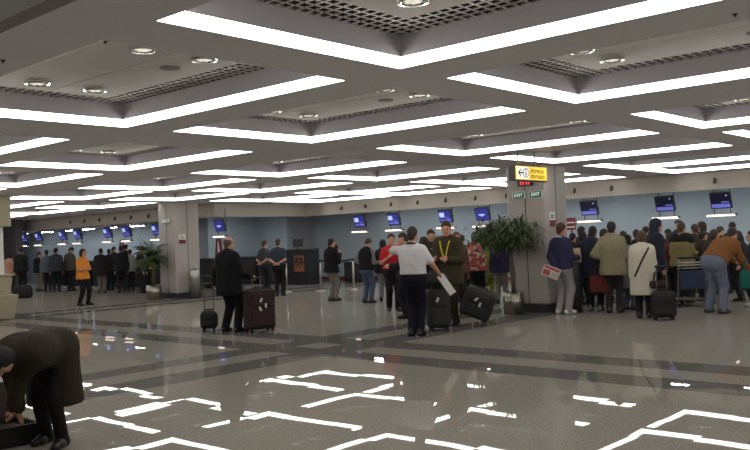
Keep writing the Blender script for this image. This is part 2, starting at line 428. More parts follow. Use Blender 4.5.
# ================================================================ check-in fixtures
m_scr = mat('screen_blue', (52, 58, 150), .3, emit=.32)
m_scrd = mat('screen_dark', (30, 30, 56), .3, emit=.14)
m_scrw = mat('screen_white', (180, 195, 245), .3, emit=.6)
m_scrb = mat('screen_bar', (110, 115, 205), .3, emit=.42)
m_tubew = mat('strip_lamp', (255, 232, 216), .4, emit=1.3)
m_case = mat('monitor_case', (52, 52, 58), .4)
m_redp = mat('red_panel', (112, 32, 34), .5)
m_white = mat('white_paint', (225, 225, 222), .5)
m_grey = mat('grey_metal', (110, 110, 112), .4, metal=.6)
TILT = math.radians(17)
def monitor(px, py, Y, style, label, lw=.66):
    p = on_y(px, py, Y); p[2] = 2.25
    t = empty('check_in_monitor', (p[0], Y, p[2]), 0, label, 'monitor', 'check-in monitors')
    R = Matrix.Rotation(TILT, 4, 'X')          # screen faces a little downward
    bm = NB(); bx(bm, (-.26, 0, -.21), (.26, .08, .21), bev=.012, mtx=R); case = obj('casing', bm, m_case, t)
    bm = NB(); bx(bm, (-.235, -.006, -.185), (.235, .002, .185), mtx=R)
    s = obj('screen', bm, m_scrd if style == 'dark' else m_scr, t)
    if style == 'dark':
        bm = NB(); bx(bm, (-.23, -.009, -.175), (.225, -.004, -.08), mtx=R); bx(bm, (.02, -.009, -.05), (.21, -.004, -.02), mtx=R); obj('text_bar', bm, m_scrb, s)
        bm = NB(); bx(bm, (.14, -.009, .12), (.175, -.004, .15), mtx=R); obj('indicator', bm, m_scrw, s)
    elif style == 'plain':
        bm = NB(); bx(bm, (-.12, -.009, -.03), (.1, -.004, .01), mtx=R); bx(bm, (-.05, -.009, -.06), (.03, -.004, -.035), mtx=R); obj('text_bar', bm, m_scrw, s)
    else:
        bm = NB(); bx(bm, (-.215, -.009, -.02), (-.02, -.004, .13), mtx=R); obj('white_window', bm, m_scrw, s)
        bm = NB(); bx(bm, (-.2, -.009, -.15), (-.04, -.004, -.1), mtx=R); bx(bm, (-.02, -.009, -.155), (.21, -.004, -.09), mtx=R); bx(bm, (.03, -.009, -.06), (.16, -.004, -.03), mtx=R); obj('text_bar', bm, m_scrb, s)
    zt = .305 if p[0] < -28 else .592
    bm = NB(); tube(bm, [(.2, .12, zt), (.2, .12, -.36)], .016, 8); tube(bm, [(-.2, .12, zt), (-.2, .12, -.36)], .016, 8)
    bx(bm, (-.24, .07, -.05), (.24, .14, .05)); obj('bracket', bm, m_grey, t)
    bm = NB(); bx(bm, (-lw/2, -.03, -.385), (lw/2, .1, -.335), bev=.008); obj('lamp_housing', bm, m_case, t)
    bm = NB(); bx(bm, (-lw/2+.03, -.05, -.395), (lw/2-.03, .08, -.345), bev=.012); obj('strip_lamp', bm, m_tubew, t)
    return t
PL = ['leftmost', 'second from the left', 'third from the left', 'fourth from the left', 'fifth from the left', 'sixth from the left', 'half behind the pillar']
for k, px in enumerate((24, 38, 62, 77, 107, 126, 156)):
    monitor(px, 236, YL+.25, 'win', 'blue check-in monitor with a white strip lamp on the left row, ' + PL[k])
monitor(219, 226, YL+.25, 'plain', 'blue monitor above a red A-shaped stand right of the left pillar')
for (px, st, lab) in ((359, 'win', 'blue check-in monitor above the man in a black vest'), (393, 'win', 'blue check-in monitor above the man in a red polo shirt'), (445, 'win', 'blue check-in monitor above the man in a brown suit'), (482, 'plain', 'plain blue check-in monitor above the woman in a floral blouse'), (589, 'dark', 'dark monitor with a blue bar just right of the right pillar'), (665, 'dark', 'dark monitor with a blue bar above the hooded dark figure'), (721, 'dark', 'dark monitor with a blue bar above the bending man in brown')):
    monitor(px, 215, YR+.25, st, lab, .76)

m_desk = mat('desk_black', (30, 30, 33), .4)
m_desk2 = mat('desk_top', (70, 70, 74), .35)
def desk(x0, x1, y0, y1, h, label, group='check-in desks', m=None):
    t = empty('check_in_desk', ((x0+x1)/2, (y0+y1)/2, 0), 0, label, 'desk', group); w = (x1-x0)/2; d = (y1-y0)/2
    bm = NB(); bx(bm, (-w, -d, 0), (w, d, h-.05), bev=.01); obj('body', bm, m or m_desk, t)
    bm = NB(); bx(bm, (-w-.02, -d-.04, h-.05), (w+.02, d, h), bev=.01); obj('worktop', bm, m_desk2, t)
    bm = NB(); bx(bm, (-w+.06, -d-.012, .12), (w-.06, -d+.005, h-.14), bev=.004); obj('front_panel', bm, m_seam, t)
    return t
for k, x in enumerate((-37.2, -35, -32.8, -30.6, -28.4, -26.2)):
    desk(x-1.0, x+1.0, YL+1.95, YL+2.6, 1.12, 'black check-in desk behind the left queue, %s from the left' % ORD[k])
for k, x in enumerate((-12.2, -10, -7.8, -5.6)):
    desk(x-1.0, x+1.0, YR+.3, YR+1.0, 1.1, 'black check-in desk hidden behind the right-hand queue', 'hidden check-in desks')
p = on_z(240, 284); yy = 21.4
desk(-27.1, -25.5, yy, yy+.7, 1.1, 'long black desk behind the two men in dark shirts, left end')
desk(-25.4, -23.95, yy, yy+.7, 1.1, 'black desk behind the two men in dark shirts, beside the poster block')
p = on_z(353, 282); desk(p[0]-.45, p[0]+.4, p[1], p[1]+.6, .78, 'low black desk beyond the rope barrier, behind the man in a black vest')
# black block with an orange poster
p = on_z(298, 285)
t = empty('black_counter_block', (p[0], p[1]+.3, 0), 0, 'tall black counter block carrying an orange poster behind the rope barrier', 'counter block')
bm = NB(); bx(bm, (-.62, -.3, 0), (.52, .35, 1.3), bev=.012); obj('body', bm, m_desk, t)
bm = NB(); bx(bm, (-.64, -.33, 1.3), (.54, .37, 1.34), bev=.008); obj('top', bm, m_desk2, t)
t2 = empty('poster', (p[0]+.12, p[1]-.004, .8), 0, 'orange square poster with dark blocks on the black counter block', 'poster')
m_or = mat('poster_orange', (150, 84, 56), .6)
bm = NB(); bx(bm, (-.26, -.012, -.3), (.26, 0, .3)); obj('sheet', bm, m_or, t2)
bm = NB()
for a, b, c, d in ((-.2, .08, -.03, .24), (.04, .08, .2, .24), (-.2, -.06, .2, -.02), (-.2, -.14, .1, -.1)): bx(bm, (a, -.016, b), (c, -.011, d))
obj('print', bm, m_desk, t2)
t = empty('computer_monitor', (p[0]-.25, p[1]+.3, 1.34), 0, 'small black computer monitor standing on the black counter block', 'computer monitor')
bm = NB(); bx(bm, (-.12, -.08, 0), (.12, .08, .015), bev=.004); tube(bm, [(0, 0, .01), (0, .01, .12)], .02, 8); obj('stand', bm, m_black, t)
bm = NB(); bx(bm, (-.25, -.025, .07), (.25, .025, .38), bev=.01); obj('screen', bm, m_case, t)
# red A-shaped stands
def a_stand(px, py, Y, ztop, zbot, label):
    p = on_y(px, py, Y)
    t = empty('a_shaped_stand', (p[0], Y, 0), 0, label, 'sign stand')
    bm = NB(); w = .23; h0, h1 = zbot, ztop
    for s in (-1, 1):
        a = [(s*w, h0), (s*(w-.1), h0), (s*.02, h1), (s*.1, h1)]
        v = [bm.verts.new((x, -.03, z)) for x, z in a]+[bm.verts.new((x, .03, z)) for x, z in a]
        for f in ((0, 1, 2, 3), (7, 6, 5, 4), (0, 4, 5, 1), (1, 5, 6, 2), (2, 6, 7, 3), (3, 7, 4, 0)): bm.faces.new([v[q] for q in f])
    bx(bm, (-.11, -.029, h0+.2), (.11, .029, h0+.27)); bx(bm, (-.1, -.031, h1-.05), (.1, .031, h1+.02))
    bmesh.ops.recalc_face_normals(bm, faces=bm.faces); obj('frame', bm, m_redp, t)
    bm = NB(); bx(bm, (-.045, -.02, h0+.27), (.045, .02, h1-.06)); obj('white_insert', bm, m_white, t)
    bm = NB(); tube(bm, [(0, 0, .02), (0, 0, h0+.22)], .03, 10); lathe(bm, [(0, 0), (.22, 0), (.22, .015), (.04, .03), (0, .03)], 20); obj('post', bm, m_black, t)
a_stand(219, 250, YL+.2, 1.8, 1.0, 'red A-shaped stand under the blue monitor right of the left pillar')
a_stand(122, 248, YL+1.42, 1.95, 1.3, 'red A-shaped stand rising above the heads of the left queue')
# red cabinet on the back wall
p = on_y(334.5, 250.5, YB2)
t = empty('fire_cabinet', (p[0], YB2, p[2]), 0, 'red fire hose cabinet on the grey back wall beside the man in black', 'fire cabinet')
bm = NB(); bx(bm, (-.2, -.14, -.24), (.2, 0, .24), bev=.01); obj('box', bm, m_redp, t)
bm = NB(); bx(bm, (-.17, -.15, -.21), (.17, -.138, .21), bev=.004); d = obj('door', bm, m_redp, t)
bm = NB(); bx(bm, (.1, -.165, -.03), (.13, -.15, .03)); obj('handle', bm, m_steel, d)
# red board behind the bin
p = on_y(571, 222, 20.1)
t = empty('red_notice_board', (p[0], 20.1, 0), 0, 'small red and white notice board beside the right pillar', 'notice board')
bm = NB(); tube(bm, [(0, .03, .02), (0, .03, 1.7)], .02, 8); lathe(bm, [(0, 0), (.18, 0), (.18, .015), (0, .02)], 16, (0, .03)); obj('post', bm, m_black, t)
bm = NB(); bx(bm, (-.13, -.02, 1.66), (.13, .02, 1.98)); obj('board', bm, m_redp, t)
bm = NB()
for z in (1.72, 1.84): bx(bm, (-.12, -.025, z), (.12, -.019, z+.03))
obj('white_stripe', bm, m_white, t)

# ---------------------------------------------------------------- signs
m_yel = mat('sign_yellow', (248, 208, 24), .4, emit=.55)
m_wht = mat('sign_white', (240, 240, 236), .4, emit=.5)
m_ink = mat('sign_ink', (26, 26, 28), .5)
m_ink2 = mat('sign_lettering', (92, 76, 22), .5)
sp = on_z(527, 151.5, CE); sx, sy = sp[0], sp[1]
a0 = on_y(509.6, 172, 0.0+sy) ; L0 = None
# the sign runs along Y and faces +X
def y_on_x(px, X):
    d = rayd(px, 172); return float(d[1]*X/d[0])
ya, yb = y_on_x(509.5, sx), y_on_x(545.8, sx)
ym = (ya+yb)/2; HWD = (yb-ya)/2*.9
t = empty('hanging_sign', (sx, ym, 2.625), 0, 'yellow hanging information sign with arrow in front of the right pillar', 'sign')
bm = NB(); bx(bm, (-.06, -HWD, -.135), (.06, HWD, .135), bev=.008); obj('case', bm, m_case, t)
bm = NB(); bx(bm, (.058, -HWD+.03, -.112), (.066, HWD-.03, .112)); obj('yellow_face', bm, m_yel, t)
wf = HWD*2*.36
bm = NB(); bx(bm, (.064, -HWD+.06, -.1), (.069, -HWD+.06+wf, .1)); wfo = obj('white_field', bm, m_wht, t)
yc = -HWD+.06+wf*.27
bm = NB()
bx(bm, (.068, yc-.09*HWD, -.012), (.071, yc+.2*HWD, .012))
for s in (-1, 1):
    R = Matrix.Translation((0, yc-.1*HWD, 0)) @ Matrix.Rotation(s*math.radians(40), 4, 'X')
    bx(bm, (.068, -.012, -.012), (.071, .11*HWD+.03, .012), mtx=R)
obj('arrow', bm, m_ink, wfo)
yc = -HWD+.06+wf*.73
bm = NB(); n = 28
ro, ri = .078, .064
o1 = [bm.verts.new((.0705, yc+ro*1.3*math.cos(2*PI*k/n), ro*math.sin(2*PI*k/n))) for k in range(n)]
i1 = [bm.verts.new((.0705, yc+ri*1.3*math.cos(2*PI*k/n), ri*math.sin(2*PI*k/n))) for k in range(n)]
for k in range(n): bm.faces.new((o1[k], o1[(k+1) % n], i1[(k+1) % n], i1[k]))
bx(bm, (.069, yc-.016, -.045), (.0712, yc+.016, .012)); bx(bm, (.069, yc-.016, .024), (.0712, yc+.016, .05))
obj('information_symbol', bm, m_ink, wfo)
for body, z in (('Informacije', .045), ('Information', -.05)):
    tx = text('lettering', body, .125, m_ink2, t, (.0665, -HWD+.06+wf+.05, z), (PI/2, 0, PI/2), .0015)
    tx.scale = (HWD*2*.52/.70, 1, 1)
for s in (-.62, .42):
    bm = NB(); tube(bm, [(0, HWD*s, .13), (0, HWD*s, RZ-2.625 if False else CE-2.625+.27)], .012, 8); obj('hanging_rod', bm, m_grey, t)
# red display under / behind it, on the pillar
PX1, PY0 = -8.63, 14.80
def on_pillar(px, py): return on_y(px, py, PY0)
a = on_pillar(519.5, 183.5); b = on_pillar(533, 183.5)
t = empty('led_display', ((a[0]+b[0])/2, PY0-.03, a[2]), 0, 'small dark display with red segments on the right pillar under the yellow sign', 'display')
w = (b[0]-a[0])/2
bm = NB(); bx(bm, (-w, -.05, -.06), (w, .03, .06), bev=.006); obj('case', bm, m_black, t)
m_led = mat('led_red', (255, 60, 80), .4, emit=1.2)
for k in range(4):
    bm = NB(); x = -w*.62+k*w*.36+(w*.12 if k > 1 else 0)
    for z in (-.03, 0, .03): bx(bm, (x, -.054, z-.005), (x+w*.24, -.05, z+.005))
    bx(bm, (x+w*.09, -.054, -.03), (x+w*.14, -.05, .03)); obj('digit', bm, m_led, t)
m_green = mat('exit_green', (38, 106, 78), .5, emit=.12)
for (x0, x1, yc_, lab) in ((513, 525.5, 195.8, 'left of the two green exit signs on the right pillar'), (529.5, 543, 194.8, 'right of the two green exit signs on the right pillar, beside its edge')):
    a = on_pillar(x0, yc_); b = on_pillar(x1, yc_); w = (b[0]-a[0])/2
    t = empty('exit_sign', ((a[0]+b[0])/2, PY0, a[2]), 0, lab, 'exit sign')
    bm = NB(); bx(bm, (-w, -.03, -.075), (w, 0, .075), bev=.004); obj('plate', bm, m_white, t)
    bm = NB(); bx(bm, (-w*.86, -.034, -.062), (w*.86, -.029, .062)); obj('green_field', bm, m_green, t)
    text('lettering', 'EXIT', .1, m_wht, t, (0, -.035, 0), (PI/2, 0, 0), .001, 'CENTER')
def notice(X, Y, z, face, w, h, lab):
    t = empty('wall_notice', (X, Y, z), 0, lab, 'notice')
    if face == 'x':
        bm = NB(); bx(bm, (0, -w/2, -h/2), (.012, w/2, h/2)); obj('sheet', bm, m_white, t)
        bm = NB(); bx(bm, (.011, -w/2, -h/2), (.015, w/2, -h/2+h*.42)); obj('red_panel', bm, m_redp, t)
        bm = NB(); bx(bm, (.011, -w*.3, h*.08), (.015, w*.3, h*.14)); bx(bm, (.011, -w*.3, h*.2), (.015, w*.2, h*.26)); obj('print', bm, m_ink, t)
def on_x(px, py, X):
    d = rayd(px, py); return CAMP+d*(X/d[0])
p = on_x(552, 219, PX1); notice(PX1, p[1], p[2], 'x', .24, .3, 'red and white notice on the shaded side of the right pillar')
p = on_x(182, 239, -21.68); notice(-21.68, p[1], p[2], 'x', .24, .28, 'red and white notice on the left pillar')
p = on_y(167, 221.5, 15.03)
t = empty('emergency_light', (p[0], 15.03, p[2]), 0, 'small white emergency light high on the left pillar', 'emergency light')
bm = NB(); bx(bm, (-.17, -.09, -.05), (.17, 0, .06), bev=.02); obj('case', bm, m_white, t)
bm = NB(); bx(bm, (-.1, -.095, -.075), (.1, -.02, -.045), bev=.008); obj('green_lens', bm, mat('lens_green', (60, 120, 70), .3, emit=.3), t)

# ---------------------------------------------------------------- information desk at the far left
m_beige = mat('desk_beige', (176, 168, 142), .5, noise=.03, nscale=3)
m_glass = mat('glass_blue', (96, 100, 150), .12, spec=.6)
KX, KY = -19.95, 8.2
t = empty('information_desk', (KX-1.5, KY+.5, 0), 0, 'beige stepped information desk with a glazed upper part at the left edge', 'desk')
bm = NB(); bx(bm, (-1.6, -.62, .02), (1.5, .6, .6), bev=.015, taper=.9); obj('lower_step', bm, m_beige, t)
bm = NB(); bx(bm, (-1.6, -.56, .6), (1.42, .5, 1.06), bev=.015, taper=.95); obj('upper_step', bm, m_beige, t)
bm = NB(); bx(bm, (-1.6, -.6, 1.06), (1.46, .54, 1.1), bev=.01); obj('worktop', bm, m_beige, t)
bm = NB(); bx(bm, (-1.6, -.38, 2.25), (1.42, .5, CE-.003), bev=.012); obj('header', bm, m_beige, t)
bm = NB(); bx(bm, (1.08, .2, 1.1), (1.24, .38, 2.25), bev=.01); obj('corner_post', bm, m_white, t)
bm = NB(); bx(bm, (-1.5, -.32, 1.1), (1.06, -.29, 2.25)); bx(bm, (1.06, -.3, 1.1), (1.08, .2, 2.25)); obj('glazing', bm, m_glass, t)

# ---------------------------------------------------------------- bins, pots, plants
def bin_(px, py, dia, h, label, m, name='litter_bin', lid=True):
    p = on_z(px, py)
    d = depth(p[0], p[1], 0); q = np.array([p[0], p[1]]); q = q*(1+dia/2/np.linalg.norm(q))
    t = empty(name, (q[0], q[1], 0), 0, label, 'litter bin'); r = dia/2
    bm = NB(); lathe(bm, [(0, 0), (r*.96, 0), (r*.96, .03), (r, .03), (r, h), (r*.96, h+.01), (r*.96, h-.05), (0, h-.05)], 36); obj('drum', bm, m, t, True)
    if lid:
        bm = NB(); lathe(bm, [(r*.96, h-.01), (r*.6, h+.03), (r*.3, h+.04), (0, h+.04)], 30); obj('lid', bm, m_grey, t, True)
        bm = NB(); tube(bm, [(-.02, 0, h+.03), (.05, .02, h+.1), (.1, .03, h+.15)], .018, 8); obj('ash_scoop', bm, m_white, t)
    return t, q
bin_(195, 298.5, .34, .86, 'tall brushed steel litter bin beside the left pillar', m_steel)
bt, bq = bin_(575, 313, .3, .98, 'tall dark grey litter bin right of the man holding a newspaper', mat('bin_dark', (62, 62, 66), .45, metal=.4), lid=False)

m_leaf = mat('leaf_green', (62, 84, 44), .5, noise=.35, nscale=6)
m_leaf2 = mat('leaf_dark', (74, 88, 58), .5, noise=.35, nscale=6)
m_bark = mat('bark', (104, 90, 70), .8, noise=.2, nscale=20)
m_soil = mat('soil', (50, 40, 32), .9)
def leaf(bm, p, d, up, L, W, droop, n=4):
    side = d.cross(up)
    if side.length < 1e-3: side = Vector((1, 0, 0))
    side.normalize(); prev = None; q = p.copy(); dd = d.copy()
    for i in range(n+1):
        s = i/n; w = W*math.sin(PI*min(.97, .1+.87*s))*.5
        a = bm.verts.new(q-side*w); c = bm.verts.new(q+up*0.006); b = bm.verts.new(q+side*w)
        if prev:
            bm.faces.new((prev[0], prev[1], c, a)); bm.faces.new((prev[1], prev[2], b, c))
        prev = (a, c, b)
        dd = (dd+Vector((0, 0, -droop/n))).normalized(); q = q+dd*(L/n)
m_pot = mat('pot_steel', (158, 154, 146), .3, metal=1.0)
def trim(bm, t):
    """no foliage inside the pillars"""
    x, y = t.location.x, t.location.y; bad = set()
    for f in bm.faces:
        c = f.calc_center_median()
        for x1, y0 in ((-8.67, 14.77), (-21.74, 15.0)):
            if x1-1.06 < x+c.x < x1+.16 and y0-.16 < y+c.y < y0+1.0: bad.add(f)
    bmesh.ops.delete(bm, geom=list(bad), context='FACES'); return bm
def in_pillar(t, pts, m=.1):
    return any(x1-.9-m < t.location.x+p.x < x1+m and y0-m < t.location.y+p.y < y0+.9+m for p in pts for x1, y0 in ((-8.67, 14.77), (-21.74, 15.0)))
def plant(px, py, dia, h, label, kind):
    p = on_z(px, py); q = np.array([p[0], p[1]]); q = q*(1+dia/2/np.linalg.norm(q)); r = dia/2
    t = empty('potted_plant', (q[0], q[1], 0), 0, label, 'potted plant')
    bm = NB(); lathe(bm, [(0, 0), (r, 0), (r, h), (r*.93, h), (r*.93, h-.04), (0, h-.04)], 40); po = obj('pot', bm, m_pot, t, True)
    bm = NB(); lathe(bm, [(r*.93, h-.035), (r*.5, h-.02), (0, h-.015)], 24); obj('soil', bm, m_soil, po)
    rnd = random.Random(kind); bm = NB(); bt = NB()
    if kind == 1:     # weeping fig
        tops = []
        for k, (a, b) in enumerate(((-.05, .03), (.05, -.03), (.0, .06))):
            pts = [(a*.6, b*.6, h-.03), (a*.9, b, h+.35), (a*.4-.02, b*.4, h+.7), (a*1.4-.04, b*1.4, h+1.02)]
            tube(bt, pts, [.026, .022, .018, .014], 7)
        for k in range(44):
            az = rnd.uniform(0, 2*PI); el = rnd.uniform(-.1, 1.3); R = rnd.uniform(.35, .8)
            c = Vector((-.04, 0, h+.98)); e = c+Vector((math.cos(az)*math.cos(el)*R, math.sin(az)*math.cos(el)*R, math.sin(el)*R*.62))
            mid = (c+e)/2+Vector((0, 0, .1))
            if in_pillar(t, [c.lerp(e, q_/6) for q_ in range(7)]): continue
            tube(bt, [c, mid, e], [.009, .006, .003], 5)
            for j in range(78):
                s = rnd.uniform(.25, 1.05); b = c.lerp(mid, s*2) if s < .5 else mid.lerp(e, (s-.5)*2)
                b = b+Vector((rnd.gauss(0, .09), rnd.gauss(0, .09), rnd.gauss(0, .07)))
                a2 = rnd.uniform(0, 2*PI); d = Vector((math.cos(a2)*.7, math.sin(a2)*.7, rnd.uniform(-.7, .35))).normalized()
                leaf(bm, b, d, Vector((0, 0, 1)), rnd.uniform(.16, .3), .036, 1.1)
        ml = m_leaf2; bm = trim(bm, t)
    else:             # bushy palm
        for k in range(3):
            a = k*2.1; pts = [(.05*math.cos(a), .05*math.sin(a), h-.03), (.03*math.cos(a), .03*math.sin(a), h+.45), (.06*math.cos(a), .06*math.sin(a), h+.85)]
            tube(bt, pts, [.028, .022, .018], 7)
        for k in range(70):
            az = rnd.uniform(0, 2*PI); el = rnd.uniform(.15, 1.5); L = rnd.uniform(.4, .66)
            c = Vector((.05*math.cos(az), .05*math.sin(az), h+rnd.uniform(.55, .95)))
            d = Vector((math.cos(az)*math.cos(el), math.sin(az)*math.cos(el), math.sin(el))); q = c.copy(); pts = [q.copy()]
            for s in range(6):
                q = q+d*(L/6); d = (d+Vector((0, 0, -.2))).normalized(); pts.append(q.copy())
                side = d.cross(Vector((0, 0, 1)))
                if side.length < .01: continue
                side.normalize()
                for sg in (-1, 1):
                    for z in range(2):
                        leaf(bm, q-d*(L/12*z), (side*sg+d*.6+Vector((0, 0, .05))).normalized(), Vector((0, 0, 1)), rnd.uniform(.13, .2), .03, .6, 3)
            if not in_pillar(t, pts): tube(bt, pts, [.006]*len(pts), 4)
        ml = m_leaf; bm = trim(bm, t)
    obj('trunk', bt, m_bark, t, True); obj('foliage', bm, ml, t)
    return t
plant(514.5, 315, .42, .46, 'tall weeping potted fig in a round steel pot by the right pillar', 1)
plant(154.5, 300, .47, .46, 'bushy potted palm in a round steel pot by the left pillar', 2)

# ---------------------------------------------------------------- rope barrier
posts = [on_z(287, 292), on_z(321, 291), on_z(354, 290), on_z(390, 289)]
m_belt = mat('barrier_belt', (24, 26, 34), .7)
for k, p in enumerate(posts):
    lab = ['steel barrier post with a black belt right of the two men in dark shirts', 'steel barrier post with a black belt behind the man in black', 'steel barrier post with a black belt left of the man in a vest', 'steel barrier post behind the man in a red polo shirt'][k]
    t = empty('barrier_post', (p[0], p[1], 0), 0, lab, 'barrier post', 'belt barrier')
    bm = NB(); lathe(bm, [(0, 0), (.17, 0), (.17, .02), (.05, .05), (0, .05)], 24); obj('base', bm, m_steel, t, True)
    bm = NB(); tube(bm, [(0, 0, .04), (0, 0, .93)], .032, 14); obj('pole', bm, m_steel, t, True)
    bm = NB(); tube(bm, [(0, 0, .93), (0, 0, 1.02)], .038, 14); hd = obj('belt_head', bm, m_black, t, True)
    if k < 3:
        d = posts[k+1]-p; L = float(np.linalg.norm(d[:2])); a = math.atan2(d[1], d[0]); Rz = Matrix.Rotation(a, 4, 'Z')
        bm = NB()
        for s in range(8):
            u0, u1 = .04+(L-.08)*s/8, .04+(L-.08)*(s+1)/8
            z = lambda u: .985-.05*math.sin(PI*u/L)
            quad(bm, [(u0, -.002, z(u0)-.028), (u1, -.002, z(u1)-.028), (u1, -.002, z(u1)+.028), (u0, -.002, z(u0)+.028)])
            quad(bm, [(u0, .002, z(u0)+.028), (u1, .002, z(u1)+.028), (u1, .002, z(u1)-.028), (u0, .002, z(u0)-.028)])
        for v in bm.verts: v.co = Rz @ v.co
        obj('belt', bm, m_belt, t)
# high black chair left of the suited man
p = on_z(208, 296)
t = empty('high_chair', (p[0], p[1], 0), -.6, 'high black seat on thin legs between the steel bin and the suited man', 'seat')
bm = NB(); bx(bm, (-.2, -.2, .56), (.2, .2, .66), bev=.03); obj('seat', bm, m_black, t)
bm = NB(); bx(bm, (-.2, .14, .7), (.2, .2, 1.06), bev=.03); obj('backrest', bm, m_black, t)
for sx_ in (-1, 1):
    for sy_ in (-1, 1):
        bm = NB(); tube(bm, [(.17*sx_, .17*sy_, .58), (.2*sx_, .2*sy_, 0)], .014, 8)
        if sy_ > 0: tube(bm, [(.17*sx_, .17, .6), (.17*sx_, .17, .8)], .014, 8)
        obj('leg', bm, m_grey, t)
bm = NB(); tube(bm, [(-.19, -.19, .22), (.19, -.19, .22)], .012, 8); obj('footrest', bm, m_grey, t)

# ---------------------------------------------------------------- luggage
m_burg = mat('fabric_burgundy', (50, 28, 30), .7, noise=.2, nscale=30)
m_blackf = mat('fabric_black', (27, 27, 29), .7, noise=.2, nscale=30)
m_charc = mat('fabric_charcoal', (40, 42, 40), .65, noise=.2, nscale=30)
m_tag = mat('tag_white', (225, 222, 215), .5)
m_zip = mat('zip_black', (12, 12, 13), .4)
def suitcase(px, py, w, d, h, rz, label, m, handle=0.0, tilt=0.0, tags=0, hmat=None, cat='suitcase', zoff=0.0, pos=None, name='suitcase'):
    p = on_z(px, py) if pos is None else pos
    t = empty(name, (p[0], p[1], zoff), rz, label, cat)
    if tilt: t.rotation_mode = 'ZYX'; t.rotation_euler = (0, tilt, rz)
    bm = NB(); bx(bm, (-w/2, -d/2, .05), (w/2, d/2, h), bev=.05); obj('body', bm, m, t, False)
    bm = NB(); bx(bm, (-w/2+.05, -d/2-.035, .1), (w/2-.05, -d/2+.02, h*.55), bev=.025); obj('pocket', bm, m, t)
    bm = NB(); bx(bm, (-w/2+.07, -d/2-.025, h*.6), (w/2-.07, -d/2+.02, h*.9), bev=.02); obj('pocket', bm, m, t)
    bm = NB()
    for y in (-d/2+.05, d/2-.05): 
        tube(bm, [(-w/2-.003, y, .1), (-w/2-.003, y, h-.06), (-w/2+.06, y, h+.003), (w/2-.06, y, h+.003), (w/2+.003, y, h-.06), (w/2+.003, y, .1)], .007, 6)
    tube(bm, [(-w/2+.08, -d/2-.03, h*.5), (w/2-.08, -d/2-.03, h*.5)], .006, 6)
    obj('zip', bm, m_zip, t)
    for sx_ in (-1, 1):
        for sy_ in (-1, 1):
            bm = NB(); x = sx_*(w/2-.06); y = sy_*(d/2-.05)
            tube(bm, [(x-.018, y, .035), (x+.018, y, .035)], .035, 14); obj('wheel', bm, m_zip, t)
    bm = NB(); tube(bm, [(-.09, 0, h), (-.08, 0, h+.035), (.08, 0, h+.035), (.09, 0, h)], .014, 8); obj('carry_handle', bm, m_black, t)
    if handle:
        bm = NB()
        tube(bm, [(-.085, d/2-.05, h-.04), (-.085, d/2-.05, handle-.02), (.085, d/2-.05, handle-.02), (.085, d/2-.05, h-.04)], .011, 8)
        hh = obj('pull_handle', bm, hmat or m_grey, t)
        bm = NB(); bx(bm, (-.11, d/2-.075, handle-.04), (.11, d/2-.025, handle+.0), bev=.014); obj('grip', bm, m_black, hh)
    for k in range(tags):
        bm = NB(); x = [-.04, .05, -.06, .0][k]; z = [h*.75, h*.62, h*.55, h*.83][k]
        bx(bm, (x-.018, -d/2-.045, z-.04), (x+.018, -d/2-.036, z+.04), mtx=Matrix.Translation((x, -d/2, z)) @ Matrix.Rotation(.5-k*.5, 4, 'Y') @ Matrix.Translation((-x, d/2, -z)))
        obj('baggage_tag', bm, m_tag, t)
    return t
def cyaw(px, py, deg):
    """yaw whose local -Y side faces the camera, then turned by deg"""
    p = on_z(px, py); return math.atan2(p[1], p[0])-PI/2+math.radians(deg)
suitcase(260, 331.5, .53, .3, .78, cyaw(260, 333, 24), 'big dark burgundy suitcase with white tags held by the suited man', m_burg, 1.0, tags=3, hmat=m_steel)
suitcase(209.5, 331, .3, .2, .37, cyaw(210, 331, -10), 'small black cabin bag with a long pull handle behind the suited man', m_blackf, .9, name='cabin_bag', cat='bag')
suitcase(439, 330.5, .38, .26, .72, cyaw(440, 330, 12), 'upright charcoal suitcase between the white-shirted man and the man in brown', m_charc, 1.02, tags=1)
p0 = on_z(436, 327); 
suitcase(473, 325.5, .54, .3, .56, cyaw(470, 325, -8), 'large charcoal suitcase tilted on its wheels behind the man in brown', m_charc, tilt=math.radians(25), tags=2, zoff=.13)
suitcase(664, 320, .4, .26, .5, cyaw(662, 319, 10), 'black wheeled case beside the woman in a cream coat', m_blackf, .96, name='wheeled_case')
def softbag(pos, w, d, h, rz, label, m, strap=True, cat='bag', name='shoulder_bag'):
    t = empty(name, pos, rz, label, cat)
    bm = NB(); bx(bm, (-w/2, -d/2, 0), (w/2, d/2, h), bev=min(w, d, h)*.3, taper=1.08); obj('body', bm, m, t, True)
    bm = NB(); tube(bm, [(-w/2+.04, -d/2+.03, h*.96), (0, -d/2+.02, h*.99), (w/2-.04, -d/2+.03, h*.96)], .007, 6); obj('zip', bm, m_zip, t)
    if strap:
        for y in (-d*.25, d*.25):
            bm = NB(); tube(bm, [(-w*.28, y, h*.9), (-w*.22, y*.6, h+.13), (0, y*.4, h+.2), (w*.22, y*.6, h+.13), (w*.28, y, h*.9)], .01, 7); obj('handle', bm, m, t)
    return t
p = on_z(23, 298); softbag((p[0], p[1], 0), .62, .4, .46, cyaw(23, 298, 0), 'large black bag on the floor behind the information desk', m_blackf, False, name='travel_bag')
p = on_z(660, 319); e = depth(p[0], p[1])
softbag((p[0]-.02, p[1]+.05, .55), .3, .16, .13, cyaw(662, 319, 12), 'small dark patterned bag lying on the black wheeled case', cloth((60, 46, 46)), True, name='hand_bag')
p = at_depth(436, 300, depth(*on_z(440, 330)[:2], .5)-.12)
softbag((p[0], p[1], .79), .4, .24, .2, cyaw(440, 330, 12), 'black soft bag lying on top of the upright charcoal suitcase', m_blackf, False, name='soft_bag')
